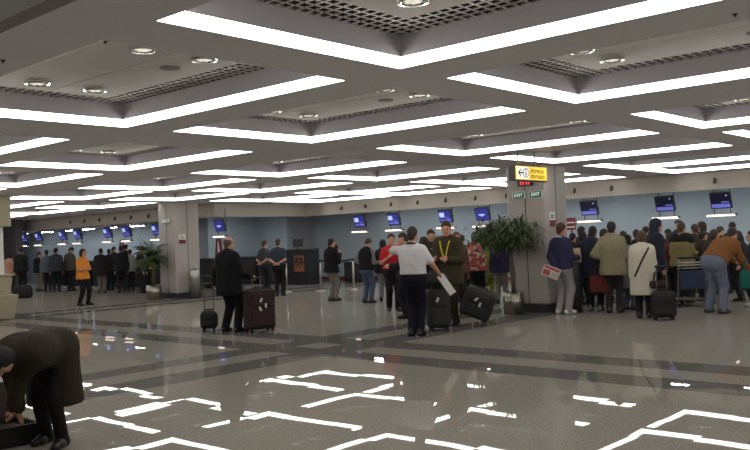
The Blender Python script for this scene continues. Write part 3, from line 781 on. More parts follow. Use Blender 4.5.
# ---------------------------------------------------------------- baggage trolleys
m_blue = mat('trolley_blue', (52, 68, 104), .5)
def trolley(px, py, deg, label):
    p = on_z(px, py); t = empty('baggage_trolley', (p[0], p[1], 0), cyaw(px, py, deg), label, 'trolley')
    bm = NB()
    for s in (-1, 1):
        tube(bm, [(s*.27, .42, .1), (s*.27, -.2, .16), (s*.27, -.3, .9), (s*.27, -.36, 1.0)], .016, 10)
        tube(bm, [(s*.27, -.2, .16), (s*.24, .5, .1)], .014, 8)
    for y, z in ((-.2, .16), (.1, .13), (.42, .1)): tube(bm, [(-.27, y, z), (.27, y, z)], .013, 8)
    tube(bm, [(-.27, -.3, .9), (.27, -.3, .9)], .013, 8); obj('frame', bm, m_steel, t, True)
    bm = NB(); tube(bm, [(-.3, -.36, 1.0), (.3, -.36, 1.0)], .022, 10); obj('push_bar', bm, m_black, t, True)
    bm = NB()
    for z in (.78, .84, .9): tube(bm, [(-.26, -.29, z), (-.24, -.1, z), (.24, -.1, z), (.26, -.29, z)], .009, 6)
    obj('basket', bm, m_steel, t)
    bm = NB(); bx(bm, (-.25, -.3, .36), (.25, -.27, .74), bev=.01); obj('advert_panel', bm, m_blue, t)
    bm = NB(); bx(bm, (-.25, -.18, .12), (.25, .46, .15), bev=.01); obj('platform', bm, m_grey, t)
    for x, y in ((-.27, -.22), (.27, -.22), (0, .44)):
        bm = NB(); tube(bm, [(x-.02, y, .06), (x+.02, y, .06)], .06, 14); obj('wheel', bm, m_zip, t)
    return t
trolley(689, 306, 18, 'steel baggage trolley with a blue panel left of the bending man')
# ================================================================ people: smooth surfaces from distance fields
BIG = 1.0
class Field:
    def __init__(s): s.p = []; s.clips = []; s.cuts = []
    def cone(s, a, b, ra, rb=None, k=.02):
        s.p.append((np.array(a, float), np.array(b, float), ra, ra if rb is None else rb, k, None)); return s
    def ell(s, c, r, k=.02, R=None):
        s.p.append((np.array(c, float), np.array(r, float), None, R, k, 'e')); return s
    def clip(s, n, p):          # keep the side where (x-p).n < 0
        n = np.array(n, float); s.clips.append((n/np.linalg.norm(n), np.array(p, float))); return s
    def mesh(s, res):
        lo = np.full(3, 1e9); hi = -lo
        for a, b, ra, rb, k, t in s.p:
            if t == 'e': m = max(b); l, h = a-m, a+m
            else: l = np.minimum(a-ra, b-rb); h = np.maximum(a+ra, b+rb)
            lo = np.minimum(lo, l); hi = np.maximum(hi, h)
        lo = lo-3*res; hi = hi+3*res
        n = np.ceil((hi-lo)/res).astype(int)+1
        ax = [lo[i]+np.arange(n[i])*res for i in range(3)]
        D = np.full(n, BIG, np.float32)
        for a, b, ra, rb, k, t in s.p:
            if t == 'e': m = max(b); l, h = a-m, a+m
            else: l = np.minimum(a-ra, b-rb); h = np.maximum(a+ra, b+rb)
            pad = k+2.5*res
            i0 = np.clip(np.floor((l-pad-lo)/res).astype(int), 0, n-1); i1 = np.clip(np.ceil((h+pad-lo)/res).astype(int)+1, 1, n)
            X = ax[0][i0[0]:i1[0]][:, None, None]; Y = ax[1][i0[1]:i1[1]][None, :, None]; Z = ax[2][i0[2]:i1[2]][None, None, :]
            if t == 'e':
                x, y, z = X-a[0], Y-a[1], Z-a[2]
                q = np.sqrt((x/b[0])**2+(y/b[1])**2+(z/b[2])**2); d = (q-1)*min(b)
            else:
                v = b-a; L2 = float(v@v)+1e-12
                x, y, z = X-a[0], Y-a[1], Z-a[2]
                tt = np.clip((x*v[0]+y*v[1]+z*v[2])/L2, 0, 1)
                d = np.sqrt((x-tt*v[0])**2+(y-tt*v[1])**2+(z-tt*v[2])**2)-(ra+(rb-ra)*tt)
            S = D[i0[0]:i1[0], i0[1]:i1[1], i0[2]:i1[2]]
            hh = np.maximum(k-np.abs(S-d), 0)/k
            D[i0[0]:i1[0], i0[1]:i1[1], i0[2]:i1[2]] = np.minimum(S, d)-hh*hh*k*.25
        if s.clips:
            X = ax[0][:, None, None]; Y = ax[1][None, :, None]; Z = ax[2][None, None, :]
            for nn, p in s.clips:
                D = np.maximum(D, (X-p[0])*nn[0]+(Y-p[1])*nn[1]+(Z-p[2])*nn[2])
        return surface(D, lo, res)
def surface(D, lo, res):
    I = D < 0
    nx, ny, nz = D.shape
    c = np.zeros((nx-1, ny-1, nz-1), np.int8)
    for dx in (0, 1):
        for dy in (0, 1):
            for dz in (0, 1): c += I[dx:nx-1+dx, dy:ny-1+dy, dz:nz-1+dz]
    act = (c > 0) & (c < 8)
    idx = np.argwhere(act)
    if len(idx) == 0: return np.zeros((0, 3)), np.zeros((0, 4), int)
    ids = np.full(act.shape, -1, np.int64); ids[act] = np.arange(len(idx))
    offs = np.array([(a, b, g) for a in (0, 1) for b in (0, 1) for g in (0, 1)])
    val = np.stack([D[idx[:, 0]+o[0], idx[:, 1]+o[1], idx[:, 2]+o[2]] for o in offs], 1)
    acc = np.zeros((len(idx), 3)); cnt = np.zeros(len(idx))
    for i in range(8):
        for j in range(i+1, 8):
            if np.abs(offs[i]-offs[j]).sum() != 1: continue
            a, b = val[:, i], val[:, j]; m = (a < 0) != (b < 0)
            t = np.where(m, a/np.where(m, a-b, 1), 0)
            acc += np.where(m[:, None], offs[i]+(offs[j]-offs[i])*t[:, None], 0); cnt += m
    V = (idx+acc/cnt[:, None])*res+lo
    Q = []
    for ax_ in range(3):
        u, w = (ax_+1) % 3, (ax_+2) % 3
        sl0 = [slice(None)]*3; sl1 = [slice(None)]*3; sl0[ax_] = slice(0, -1); sl1[ax_] = slice(1, None)
        a, b = I[tuple(sl0)], I[tuple(sl1)]
        for flip, m in ((False, a & ~b), (True, ~a & b)):
            e = np.argwhere(m); e = e[(e[:, u] > 0) & (e[:, w] > 0) & (e[:, u] < D.shape[u]-1) & (e[:, w] < D.shape[w]-1)]
            if len(e) == 0: continue
            eu = np.zeros(3, int); eu[u] = 1; ew = np.zeros(3, int); ew[w] = 1
            cs = [e-eu-ew, e-ew, e, e-eu]
            q = np.stack([ids[k[:, 0], k[:, 1], k[:, 2]] for k in cs], 1)
            Q.append(q[:, ::-1] if flip else q)
    return V, np.concatenate(Q) if Q else np.zeros((0, 4), int)
def mesh_obj(name, parts, mats, parent):
    """parts: list of (V, Q, material index or array)"""
    Vs, Qs, Ms = [], [], []; n = 0
    for V, Q, mi in parts:
        Vs.append(V); Qs.append(Q+n); n += len(V)
        Ms.append(np.full(len(Q), mi, np.int32) if np.isscalar(mi) else mi)
    V = np.concatenate(Vs); Q = np.concatenate(Qs); Mi = np.concatenate(Ms).astype(np.int32)
    me = bpy.data.meshes.new(name)
    me.vertices.add(len(V)); me.vertices.foreach_set('co', V.astype(np.float32).ravel())
    me.loops.add(len(Q)*4); me.loops.foreach_set('vertex_index', Q.astype(np.int32).ravel())
    me.polygons.add(len(Q)); me.polygons.foreach_set('loop_start', np.arange(len(Q), dtype=np.int32)*4)
    me.polygons.foreach_set('material_index', Mi); me.polygons.foreach_set('use_smooth', np.ones(len(Q), bool))
    for m in mats: me.materials.append(m)
    me.update(calc_edges=True); me.validate()
    o = bpy.data.objects.new(name, me); link(o, parent); return o
def nrm(v): v = np.array(v, float); return v/np.linalg.norm(v)
# ---- canonical head (metres, for a head .235 high; origin at chin level on the neck axis, +Y forward)
def build_head(fem):
    f = Field()
    f.ell((0, -.005, .145), (.074, .094, .094), .03)
    f.ell((0, .022, .085), (.058, .068, .07), .04)
    f.cone((-.016, .066, .024), (.016, .066, .024), .026 if not fem else .021, k=.04)
    f.cone((-.045, .02, .05), (.045, .02, .05), .026, k=.04)
    f.cone((0, .088, .128), (0, .106, .094), .010, .0155, .014)
    f.cone((-.03, .078, .138), (.03, .078, .138), .014, k=.02)
    f.cone((-.016, .089, .062), (.016, .089, .062), .0095, k=.012)
    for s in (-1, 1):
        f.cone((s*.074, -.005, .125), (s*.072, .004, .088), .016, .011, .008)
        f.ell((s*.036, .07, .098), (.022, .02, .02), .02)
    r = .056 if not fem else .046
    f.cone((0, -.022, .06), (0, -.03, -.10), r, r*1.12, .03)
    V, Q = f.mesh(.0085)
    C = V[Q].mean(1); mi = np.zeros(len(Q), int)
    for s in (-1, 1):
        mi[((C[:, 0]-s*.032)/.012)**2+((C[:, 2]-.119)/.006)**2 < 1] = 9     # marks, filtered below
        mi[(((C[:, 0]-s*.032)/.02)**2+((C[:, 2]-.138)/.0042)**2 < 1)] = 9
    front = C[:, 1] > .05
    mi[(mi == 9) & front] = 1; mi[mi == 9] = 0
    mi[(((C[:, 0])/.024)**2+((C[:, 2]-.061)/.008)**2 < 1) & (C[:, 1] > .08)] = 2
    return V, Q, mi
HEADS = {0: build_head(False), 1: build_head(True)}
def build_hair(style):
    f = Field()
    if style == 'short':
        f.ell((0, -.014, .155), (.085, .103, .102), .02); f.cone((0, -.066, .13), (0, -.064, .03), .05, .042, .03); f.cone((-.03, -.06, .05), (.03, -.06, .05), .034, k=.03)
        f.clip((0, .85, -1), (0, .088, .186))
    elif style == 'bald':
        f.ell((0, -.012, .145), (.084, .1, .094), .02); f.cone((0, -.066, .12), (0, -.064, .04), .05, .042, .03)
        f.clip((0, .9, -1), (0, .02, .12)); f.clip((0, .3, 1), (0, -.06, .185))
    elif style == 'bob':
        f.ell((0, -.014, .15), (.092, .108, .104), .02)
        for s in (-1, 1): f.cone((s*.055, -.02, .13), (s*.066, -.005, .03), .045, .03, .03)
        f.cone((0, -.06, .1), (0, -.065, .02), .06, .05, .04); f.cone((-.05, -.05, .06), (.05, -.05, .06), .045, k=.03)
        f.clip((0, .75, -1.3), (0, .082, .19)) if False else None
    elif style == 'long':
        f.ell((0, -.014, .15), (.09, .106, .104), .02)
        for s in (-1, 1): f.cone((s*.055, -.02, .13), (s*.072, -.02, -.06), .042, .03, .03)
        f.cone((0, -.06, .1), (0, -.075, -.11), .058, .05, .04); f.cone((-.05, -.06, .0), (.05, -.06, .0), .04, k=.03)
    elif style == 'hood':
        f.ell((0, -.016, .148), (.1, .118, .115), .02); f.cone((0, -.05, .1), (0, -.06, -.04), .085, .1, .04)
        f.clip((0, 1, -.35), (0, .055, .08))
    elif style == 'cap':
        f.ell((0, -.008, .16), (.088, .106, .092), .02); f.cone((-.04, .1, .172), (.04, .1, .172), .012, k=.02); f.cone((-.03, .135, .165), (.03, .135, .165), .01, k=.03)
        f.clip((0, 0, -1), (0, 0, .16))
    V, Q = f.mesh(.011)
    if style not in ('hood', 'cap'):           # tousled surface
        n = V-np.array((0, -.01, .13)); n /= np.linalg.norm(n, axis=1)[:, None]
        w = np.sin(V[:, 0]*150+V[:, 2]*60)*np.sin(V[:, 1]*130-V[:, 2]*90)+.6*np.sin(V[:, 0]*310+V[:, 1]*240)
        V = V+n*(w*.0032)[:, None]
    if style in ('bob', 'long'):
        # open the face: drop everything in front of it
        C = V[Q].mean(1); keep = ~((C[:, 1] > .045) & (C[:, 2] < .178) & (np.abs(C[:, 0]) < .068))
        Q = Q[keep]
    return V, Q
HAIRS = {}
def hair_mesh(st):
    if st not in HAIRS: HAIRS[st] = build_hair(st)
    return HAIRS[st]
# ---- canonical right hand: wrist at origin, fingers to -Z, palm facing -X side (towards the body), thumb to +Y
def build_hand(curl):
    f = Field()
    f.cone((0, 0, .03), (0, 0, -.02), .021, .023, .02)
    for y, e in ((.026, -.082), (.009, -.088), (-.009, -.085), (-.025, -.078)):
        f.cone((0, y*.6, -.02), (0, y, e), .015, .0125, .02)
    for (y, z0, L, r) in ((.028, -.08, .07, .0092), (.0095, -.088, .078, .0095), (-.0095, -.085, .072, .0092), (-.0265, -.076, .057, .0082)):
        p = np.array((0, y, z0)); a = curl*.35
        for s, fr in enumerate((.42, .32, .26)):
            q = p+np.array((-math.sin(a), 0, -math.cos(a)))*L*fr
            f.cone(p, q, r*(1-.06*s), r*(.94-.06*s), .004); p = q; a += curl*(.75 if s == 0 else .6)
    a = np.array((-.004, .022, -.025)); b = np.array((-.016, .048, -.062)); c = np.array((-.02-.012*curl, .05-.012*curl, -.095))
    f.cone(a, b, .015, .0115, .012).cone(b, c, .011, .0085, .006)
    V, Q = f.mesh(.0065); return V, Q
HANDS = {k: build_hand(c) for k, c in (('relax', .45), ('grip', 1.5), ('flat', .12))}

EYE = mat('eye_dark', (30, 24, 22), .3); LIP = {}
def skin(c): return mat('skin_%d_%d_%d' % tuple(c), c, .55, spec=.35)
def lip(c): return mat('lip_%d_%d_%d' % tuple(c), (int(c[0]*.82), int(c[1]*.6), int(c[2]*.6)), .5)
ARMS = {  # (out, fwd, down) of upper arm and forearm
    'down': ((.16, .0, 1), (.06, .16, 1)), 'bent': ((.2, .1, 1), (-.2, 1, .05)), 'fold': ((.25, .3, 1), (-.95, .5, -.12)),
    'behind': ((.3, -.42, 1), (-.8, -.3, .42)), 'hip': ((.65, -.3, 1), (-.75, .25, .35)), 'phone': ((.4, .5, .85), (-.25, .35, -1)),
    'low': ((.18, .3, 1), (-.1, .8, .55)), 'carry': ((.12, .02, 1), (.03, .06, 1)), 'chest': ((.25, .2, 1), (-.55, .75, -.55)),
    'hold': ((.2, .15, 1), (-.45, 1, -.1)), 'reach': ((.1, .8, .75), (0, 1, .45)), 'back1': ((.3, -.5, 1), (-.25, -.25, .9)), 'mouth': ((.2, .35, 1), (-.4, .5, -.9)),
}
SKIN = (196, 150, 126)
def person(px, py, phi, label, H=None, top=None, Y=None, res=None, skin_c=SKIN, hair='short', hair_c=(42, 34, 30), fem=False, fat=1.0,
           upper='jacket', up_c=(40, 40, 44), hem=-.05, sleeve='long', low_c=(38, 38, 44), shoe_c=(24, 22, 22), la='down', ra='down',
           legs='stand', head=(0, 0), bend=0.0, pattern=None, low_pat=None, vest=None, shirt=None, knee=0.0, group=None, legw=1.0,
           lh=None, rh=None, extra=None, low='trousers', pos=None, collar=None, lift=0.0):
    if pos is None:
        p = on_z(px+1.8, py) if Y is None else on_y(px, hor_y(px), Y)
    else: p = np.array(pos)
    x, y = float(p[0]), float(p[1])
    if H is None:
        d = depth(x, y, 1.6); H = HC+(hor_y(px)-top)*d/FOC
        H = min(max(H, 1.5), 1.97)
    away = nrm((x, y)); rt = np.array((away[1], -away[0])); ph = math.radians(phi)
    fv = away*math.cos(ph)+rt*math.sin(ph); rz = math.atan2(-fv[0], fv[1])
    if group:
        rr = random.Random(label); head = (head[0]+rr.uniform(-55, 55), head[1]+rr.uniform(-4, 14)); phi += rr.uniform(-18, 18); ph = math.radians(phi)
        fv = away*math.cos(ph)+rt*math.sin(ph); rz = math.atan2(-fv[0], fv[1])
        if la == 'bent' and ra == 'down': la, ra = rr.choice(['bent', 'down', 'low', 'hip', 'fold']), rr.choice(['down', 'bent', 'low', 'hold'])
    T = empty('person', (x, y, 0), rz, label, 'person', group)
    if res is None:
        ppm = FOC/max(depth(x, y), 2); res = min(max(1.0/ppm, .0125), .024)
    Rw = np.array(((math.cos(rz), -math.sin(rz), 0), (math.sin(rz), math.cos(rz), 0), (0, 0, 1)))
    def loc(wp): return Rw.T @ (np.array(wp, float)-np.array((x, y, 0)))
    sh = .087 if fem else .098
    hipz = .515-lift
    cb, sb = math.cos(bend), math.sin(bend)
    hip = np.array((0, 0, hipz))
    def tor(a, b, c):                    # torso frame -> body frame (units of H)
        return hip+np.array((a, b*cb+c*sb, -b*sb+c*cb))
    tup = np.array((0, sb, cb)); tfw = np.array((0, cb, -sb))
    LV = [(-.02, .046, .064), (.045, .042, .058), (.11, .036*(.9 if fem else 1.05), .052), (.17, .042, .054), (.222, .050, .055), (.268, .07*(sh/.108), .040)]
    def torso(F, off, lo=-1.0, g=fat, upto=9):
        prev = None
        for z, hw, r in LV:
            if z < lo or z > upto: continue
            hw, r = hw*g, r*g+off
            yy = .01*math.sin(max(0, z)*9)*(-1)
            F.cone(H*tor(-hw, yy, z), H*tor(hw, yy, z), H*r, k=H*.05)
            if prev is not None:
                m = .5*(z+prev[0]); F.cone(H*tor(-.5*(hw+prev[1]), yy, m), H*tor(.5*(hw+prev[1]), yy, m), H*.5*(r+prev[2]), k=H*.05)
            prev = (z, hw, r)
    # ---- arms
    J = {}
    for nm, s, spec, hs in (('l', -1, la, lh), ('r', 1, ra, rh)):
        S = tor(s*sh, -.004, .274)
        L1, L2 = .172, .146
        if isinstance(spec, str):
            u, w = ARMS[spec]
            u = nrm((s*u[0], u[1], -u[2])); w = nrm((s*w[0], w[1], -w[2]))
            E = S+u*L1; Wr = E+w*L2
        else:
            tgt = loc(spec[0])/H; hint = nrm(spec[1]) if len(spec) > 1 else nrm((s*.5, -.3, -1))
            v = tgt-S; dl = np.linalg.norm(v); full = L1+L2
            if dl > full*.985: v = v*(full*.985/dl); dl = full*.985
            v_ = v/dl; aa = (L1*L1-L2*L2+dl*dl)/(2*dl); hgt = math.sqrt(max(L1*L1-aa*aa, 1e-6))
            pr = nrm(hint-v_*(hint@v_)); E = S+v_*aa+pr*hgt; Wr = S+v
        J[nm] = (S, E, Wr, s, hs)
    # ---- legs
    K = {}
    st = {'stand': ((-.055, -.005), (.055, .01)), 'stride': ((-.04, .14), (.04, -.13)), 'stride2': ((-.04, -.12), (.04, .13)), 'wide': ((-.085, .0), (.085, .02)), 'close': ((-.04, .0), (.04, .012)), 'step': ((-.05, .06), (.05, -.05))}[legs] if isinstance(legs, str) else legs
    for s, (fx, fy) in zip((-1, 1), st):
        Hp = hip+np.array((s*.05, 0, -.005)); A = np.array((fx, fy, .045)); v = A-Hp; dl = np.linalg.norm(v); L = .243
        if fy < -.08: A[2] += .02; v = A-Hp; dl = np.linalg.norm(v)
        dl2 = min(dl, 2*L*.998); v_ = v/dl; hg = math.sqrt(max(L*L-dl2*dl2/4, 0)); fw = np.array((0, 1, 0)); pr = nrm(fw-v_*(fw@v_))
        K[s] = (Hp, Hp+v_*dl2/2+pr*hg, A)
    # ---- body
    F = Field(); torso(F, -.004)
    F.cone(H*tor(0, -.008, .27), H*tor(0, -.012, .335), H*.036, H*.031, H*.03)
    for nm in J:
        S, E, Wr, s, hs = J[nm]
        F.cone(H*S, H*E, H*.030, H*.0235, H*.03); F.cone(H*E, H*Wr, H*.0245, H*.0165, H*.012)
    for s in K:
        a, b, c = K[s]; F.cone(H*a, H*b, H*.05*fat, H*.034, H*.03); F.cone(H*b, H*c, H*.036, H*.022, H*.015)
        F.cone(H*c, H*(c+np.array((s*.01, .07, -.022))), H*.02, H*.015, H*.01)
    parts = [(*F.mesh(max(res*1.25, .016)), 0)]
    # head
    hs_ = H/7.6/.235
    yw, pt = math.radians(head[0]), math.radians(head[1])       # yaw + to its right, pitch + down
    hb = bend*.75
    Ry = np.array(((math.cos(-yw), -math.sin(-yw), 0), (math.sin(-yw), math.cos(-yw), 0), (0, 0, 1)))
    a = -(pt+hb); Rx = np.array(((1, 0, 0), (0, math.cos(a), -math.sin(a)), (0, math.sin(a), math.cos(a))))
    Rh = Rx @ Ry if bend else Ry @ Rx
    ho = H*tor(0, .018 if not bend else .01, .346)
    HV, HQ, Hm = HEADS[int(fem)]
    parts.append(((HV*hs_) @ Rh.T+ho, HQ, Hm))
    for nm in J:
        S, E, Wr, s, hs = J[nm]
        V, Q = HANDS[hs or 'relax']; V = V.copy()*(H/1.75)*(1.0 if not fem else .92)
        dz = -nrm(Wr-E); inn = nrm(np.array((s*1.0, .15, .0))-dz*(dz@np.array((s*1.0, .15, 0))))
        fy = np.cross(dz, inn)*s; fy = nrm(fy)
        if s < 0: V = V*np.array((1, 1, 1)); 
        R = np.stack([inn, fy, dz], 1)
        if np.linalg.det(R) < 0: Q = Q[:, ::-1]
        parts.append((V @ R.T+H*Wr, Q, 0))
    mesh_obj('body', parts, [skin(skin_c), EYE, lip(skin_c)], T)
    if hair:
        V, Q = hair_mesh(hair)
        mesh_obj('hood' if hair == 'hood' else 'cap' if hair == 'cap' else 'hair', [((V*hs_) @ Rh.T+ho, Q, 0)], [cloth(hair_c) if hair in ('hood', 'cap') else mat('hair_%d_%d_%d' % tuple(hair_c), hair_c, .7, noise=.25, nscale=40)], T)
    # ---- trousers, shoes
    F = Field(); torso(F, .006, g=fat, upto=.06)
    for s in K:
        a, b, c = K[s]; w = legw
        F.cone(H*a, H*b, H*.058*fat*w, H*.043*w, H*.025); F.cone(H*b, H*(c+np.array((0, 0, -.012))), H*.043*w, H*.037*w, H*.02)
    if bend < .6: F.clip(tup, H*tor(0, 0, .07))
    F.clip((0, 0, -1), (0, 0, .03))
    mesh_obj('trousers', [(*F.mesh(res), 0)], [cloth(low_c, low_pat)], T)
    for s in K:
        a, b, c = K[s]; F = Field(); hz = c[2]-.045
        h0 = np.array((c[0], c[1]-.022, .024+hz)); h1 = np.array((c[0]+s*.014, c[1]+.098, .018+hz*.2)); mid = h0*.45+h1*.55+np.array((0, 0, .006))
        F.cone(H*h0, H*mid, H*.024, H*.027, H*.02); F.cone(H*mid, H*h1, H*.027, H*.02, H*.02); F.cone(H*h0, H*(c+np.array((0, -.004, .02))), H*.024, H*.026, H*.02)
        F.clip((0, 0, -1), (0, 0, .002))
        mesh_obj('shoe', [(*F.mesh(min(res, .016)), 0)], [mat('shoe_%d_%d_%d' % tuple(shoe_c), shoe_c, .4)], T)
    # ---- upper garment(s)
    def top_garment(name, c, off, hem, sleeve, pattern=None, collar_z=.315, v=False):
        F = Field(); torso(F, off)
        S0 = tor(0, -.006, .29)
        F.cone(H*tor(-.03, -.008, .28), H*tor(.03, -.008, .28), H*(.036+off), k=H*.04)
        F.cone(H*tor(0, -.01, .27), H*tor(0, -.014, collar_z), H*(.044+off), H*(.037+off), H*.03)
        dn = -tup if bend < .6 else np.array((0, -.1, -1.0))
        if hem < -.03:
            n = 4
            for k in range(1, n+1):
                z = hem*k/n; q = hip+dn*(-z)
                gg = 1.0 if fem is False else 1.08
                F.cone(H*(q+np.array((-.048*gg*fat, 0, 0))), H*(q+np.array((.048*gg*fat, 0, 0))), H*(.062*fat+off+.008*k/n), k=H*.04)
        for nm in J:
            S, E, Wr, s, hs = J[nm]
            if sleeve == 'none':
                continue
            if sleeve == 'short':
                M2 = S+(E-S)*.72; F.cone(H*S, H*M2, H*(.036+off), H*(.035+off), H*.03)
            else:
                F.cone(H*S, H*E, H*(.033+off), H*(.028+off), H*.03); F.cone(H*E, H*(E+(Wr-E)*.93), H*(.030+off), H*(.023+off), H*.012)
        dc = -tup if (bend < .6 or hem > -.03) else dn
        F.clip(dc, H*(hip-dc*hem))
        return mesh_obj(name, [(*F.mesh(res), 0)], [cloth(c, pattern)], T)
    off = {'shirt': .004, 'polo': .005, 'sweater': .008, 'jacket': .011, 'coat': .014, 'blouse': .005}[upper]
    bpy.context.view_layer.update()
    T_top = [top_garment(upper, up_c, off, hem, sleeve, pattern)]
    bpy.context.view_layer.update()
    if vest: top_garment('vest', vest, off+.007, hem+.005, 'none')
    from mathutils.bvhtree import BVHTree
    def strip(name, c, pts, out=.004, wz=.02, front=True, m=None):
        """a narrow band lying on the chest (or the back): (x, z) points in units of the figure's height above the hip"""
        B = BVHTree.FromObject(T_top[-1], bpy.context.evaluated_depsgraph_get()); P = []
        for (xa, za), (xb, zb) in zip(pts, pts[1:]):
            for k in range(9): P.append((xa+(xb-xa)*k/8, za+(zb-za)*k/8))
        row = []
        for xx, zz in P:
            q = H*tor(xx, 0, zz); sgn = 1 if front else -1
            h = B.ray_cast(Vector((q[0], sgn*1.2, q[2])), Vector((0, -sgn, 0)))
            if h[0] is not None: row.append(np.array((h[0].x, h[0].y+sgn*out, h[0].z)))
        F = Field()
        for a, b in zip(row, row[1:]): F.cone(a, b, wz*.5, k=.004)
        if len(row) > 1: return mesh_obj(name, [(*F.mesh(.007), 0)], [m or cloth(c)], T)
    if shirt:
        strip('shirt_front', shirt, [(0, .15), (0, .3)], -.012, .062)
    if collar:
        F = Field()
        for k in range(12):
            a0, a1 = 2*PI*k/12, 2*PI*(k+1)/12
            q = lambda a: tor(.043*math.cos(a), -.01+.04*math.sin(a), .318+(-.016*math.sin(a)))
            F.cone(H*q(a0), H*q(a1), H*.012, k=H*.006)
        mesh_obj('collar', [(*F.mesh(.009), 0)], [cloth(collar)], T)
    if extra: extra(T, H, tor, strip, J, K, loc)
    return T
def hor_y(px):
    return 225+(CF[2]+CR[2]*(px-375)/FOC)/CU[2]*FOC
# ================================================================ the people
BLK, DRK, NVY, GRY = (36, 36, 40), (46, 46, 50), (40, 46, 64), (128, 126, 124)
TRB, JEA = (34, 34, 38), (86, 96, 116)
HB, HD, HG = (64, 48, 36), (34, 28, 26), (120, 112, 104)
D_ = lambda px, py: depth(*on_z(px, py)[:2], .9)
# -- left foreground: bending over a case
dd = D_(52, 446)
person(52, 445, -147, 'person in a long dark coat bending over an open case at the left edge', H=1.6, hair='bob', hair_c=(14, 12, 12), fem=True, upper='coat', up_c=(54, 47, 38), hem=-.3, low_c=(30, 28, 28),
       shoe_c=(16, 15, 15), bend=1.62, fat=1.12, la=(at_depth(6, 426, dd-.25), (0, 0, 1)), ra=(at_depth(24, 428, dd-.1), (0, 0, 1)), head=(0, 10), legs=((-.07, .03), (.07, -.05)), res=.0125, legw=.9)
p = on_z(-12, 446)
t = empty('open_suitcase', (p[0], p[1], 0), cyaw(-12, 446, 20), 'open dark suitcase with maroon lining on the floor at the lower left corner', 'suitcase')
bm = NB(); bx(bm, (-.36, -.24, .0), (.36, .24, .03), bev=.01)
for a, b in (((-.36, -.24), (.36, -.2)), ((-.36, .2), (.36, .24)), ((-.36, -.2), (-.32, .2)), ((.32, -.2), (.36, .2))): bx(bm, (a[0], a[1], .02), (b[0], b[1], .17), bev=.012)
obj('shell', bm, m_blackf, t)
bm = NB(); bx(bm, (-.31, -.19, .03), (.31, .19, .13), bev=.04); obj('folded_clothes', bm, m_burg, t)
R = Matrix.Translation((0, .25, .12)) @ Matrix.Rotation(math.radians(72), 4, 'X')
bm = NB(); bx(bm, (-.36, 0, -.05), (.36, .36, .04), bev=.03, mtx=R); obj('lid', bm, m_blackf, t)
bm = NB(); bx(bm, (-.3, .04, .036), (.3, .31, .05), bev=.01, mtx=R); obj('lid_lining', bm, m_burg, t)

# -- suited man with cases
dA = D_(228, 332)
person(229, 332, 48, 'balding man in a long black suit holding a big burgundy suitcase', top=236.5, hair='bald', hair_c=(92, 78, 66), upper='coat', up_c=(24, 24, 27), hem=-.13, low_c=(24, 24, 27),
       ra=(at_depth(251, 277, dA+.05), (0, -.4, -1)), rh='grip', la=(at_depth(215, 288, dA+.25), (-.5, -.6, -.6)), lh='grip', fat=1.12, legw=1.15, legs='wide', collar=(150, 150, 150), skin_c=(206, 156, 128))
# -- two guards
person(264, 293, 52, 'man in a dark grey shirt standing left of his colleague by the black desk', top=240.5, upper='shirt', up_c=(62, 64, 70), hem=-.02, sleeve='short', low_c=(40, 42, 48), hair_c=HB, la='behind', ra='behind')
person(278, 296, 18, 'man in a dark blue shirt with hands clasped behind his back', top=238.8, upper='shirt', up_c=(54, 60, 72), hem=-.02, sleeve='short', low_c=(28, 28, 32), hair_c=HB, la='behind', ra='behind', fat=1.04)
# -- man in black by the barrier
person(331, 301, 55, 'man in a black jacket and grey trousers facing the red cabinet', top=238.5, upper='jacket', up_c=(24, 24, 26), hem=-.06, low_c=(118, 114, 108), la='fold', ra='mouth', hair_c=(40, 28, 24), skin_c=(204, 150, 128))
# -- vest man, long haired woman
person(366, 303, 40, 'man in a black vest over grey sleeves and blue jeans', top=237.8, upper='shirt', up_c=(120, 120, 118), hem=-.02, vest=(28, 28, 30), low_c=(76, 88, 112), la='hip', ra='bent', head=(0, 28), bend=.06, hair_c=(66, 52, 44))
person(383, 301, 8, 'black-haired woman in a dark jacket and pale jeans beside the red polo shirt', top=239.5, fem=True, hair='long', hair_c=(22, 20, 20), upper='jacket', up_c=(48, 46, 42), hem=-.06, low_c=(132, 134, 136), ra='bent', la='down')
# -- red polo
person(392, 311, 172, 'man in a red polo shirt and black trousers walking towards the camera', top=233.8, upper='polo', up_c=(190, 38, 54), hem=-.03, sleeve='short', low_c=(30, 29, 32), hair_c=(30, 24, 22), ra='chest', la=((.1, .0, 1) and 'down'), legs='step', skin_c=(206, 150, 124), collar=(170, 34, 48))
# -- head of a person between red polo and white shirt
person(405, 0, -70, 'dark-haired person seen between the red polo and the white shirt', Y=12.9, top=232.5, upper='jacket', up_c=(40, 38, 40), hem=-.05, low_c=(36, 36, 40), hair='short', hair_c=(52, 40, 36), head=(0, 12), ra='phone', la='bent', skin_c=(214, 160, 136))
# -- white shirt
dW = D_(414, 336)
def belt_white(T, H, tor, cp, J, K, loc):
    bm = NB(); n = 28
    lo = [bm.verts.new(Vector(H*tor(.098*math.cos(2*PI*k/n), .064*math.sin(2*PI*k/n), .055))) for k in range(n)]
    hi = [bm.verts.new(Vector(H*tor(.097*math.cos(2*PI*k/n), .063*math.sin(2*PI*k/n), .078))) for k in range(n)]
    for k in range(n): bm.faces.new((lo[k], lo[(k+1) % n], hi[(k+1) % n], hi[k]))
    obj('belt', bm, m_black, T, True)
person(414, 336, 22, 'man in a white short-sleeved shirt with dark trousers holding a paper', top=226.6, upper='shirt', up_c=(226, 222, 226), hem=.05, sleeve='short', low_c=(26, 28, 40), hair_c=(58, 42, 34), fat=1.06,
       la=(at_depth(398, 243, dW+.5), (-1, -.2, -.4)), ra=(at_depth(440, 275, dW+.12), (.7, -.5, -1)), rh='grip', legs='close', collar=(52, 52, 62), skin_c=(200, 148, 124), extra=belt_white)
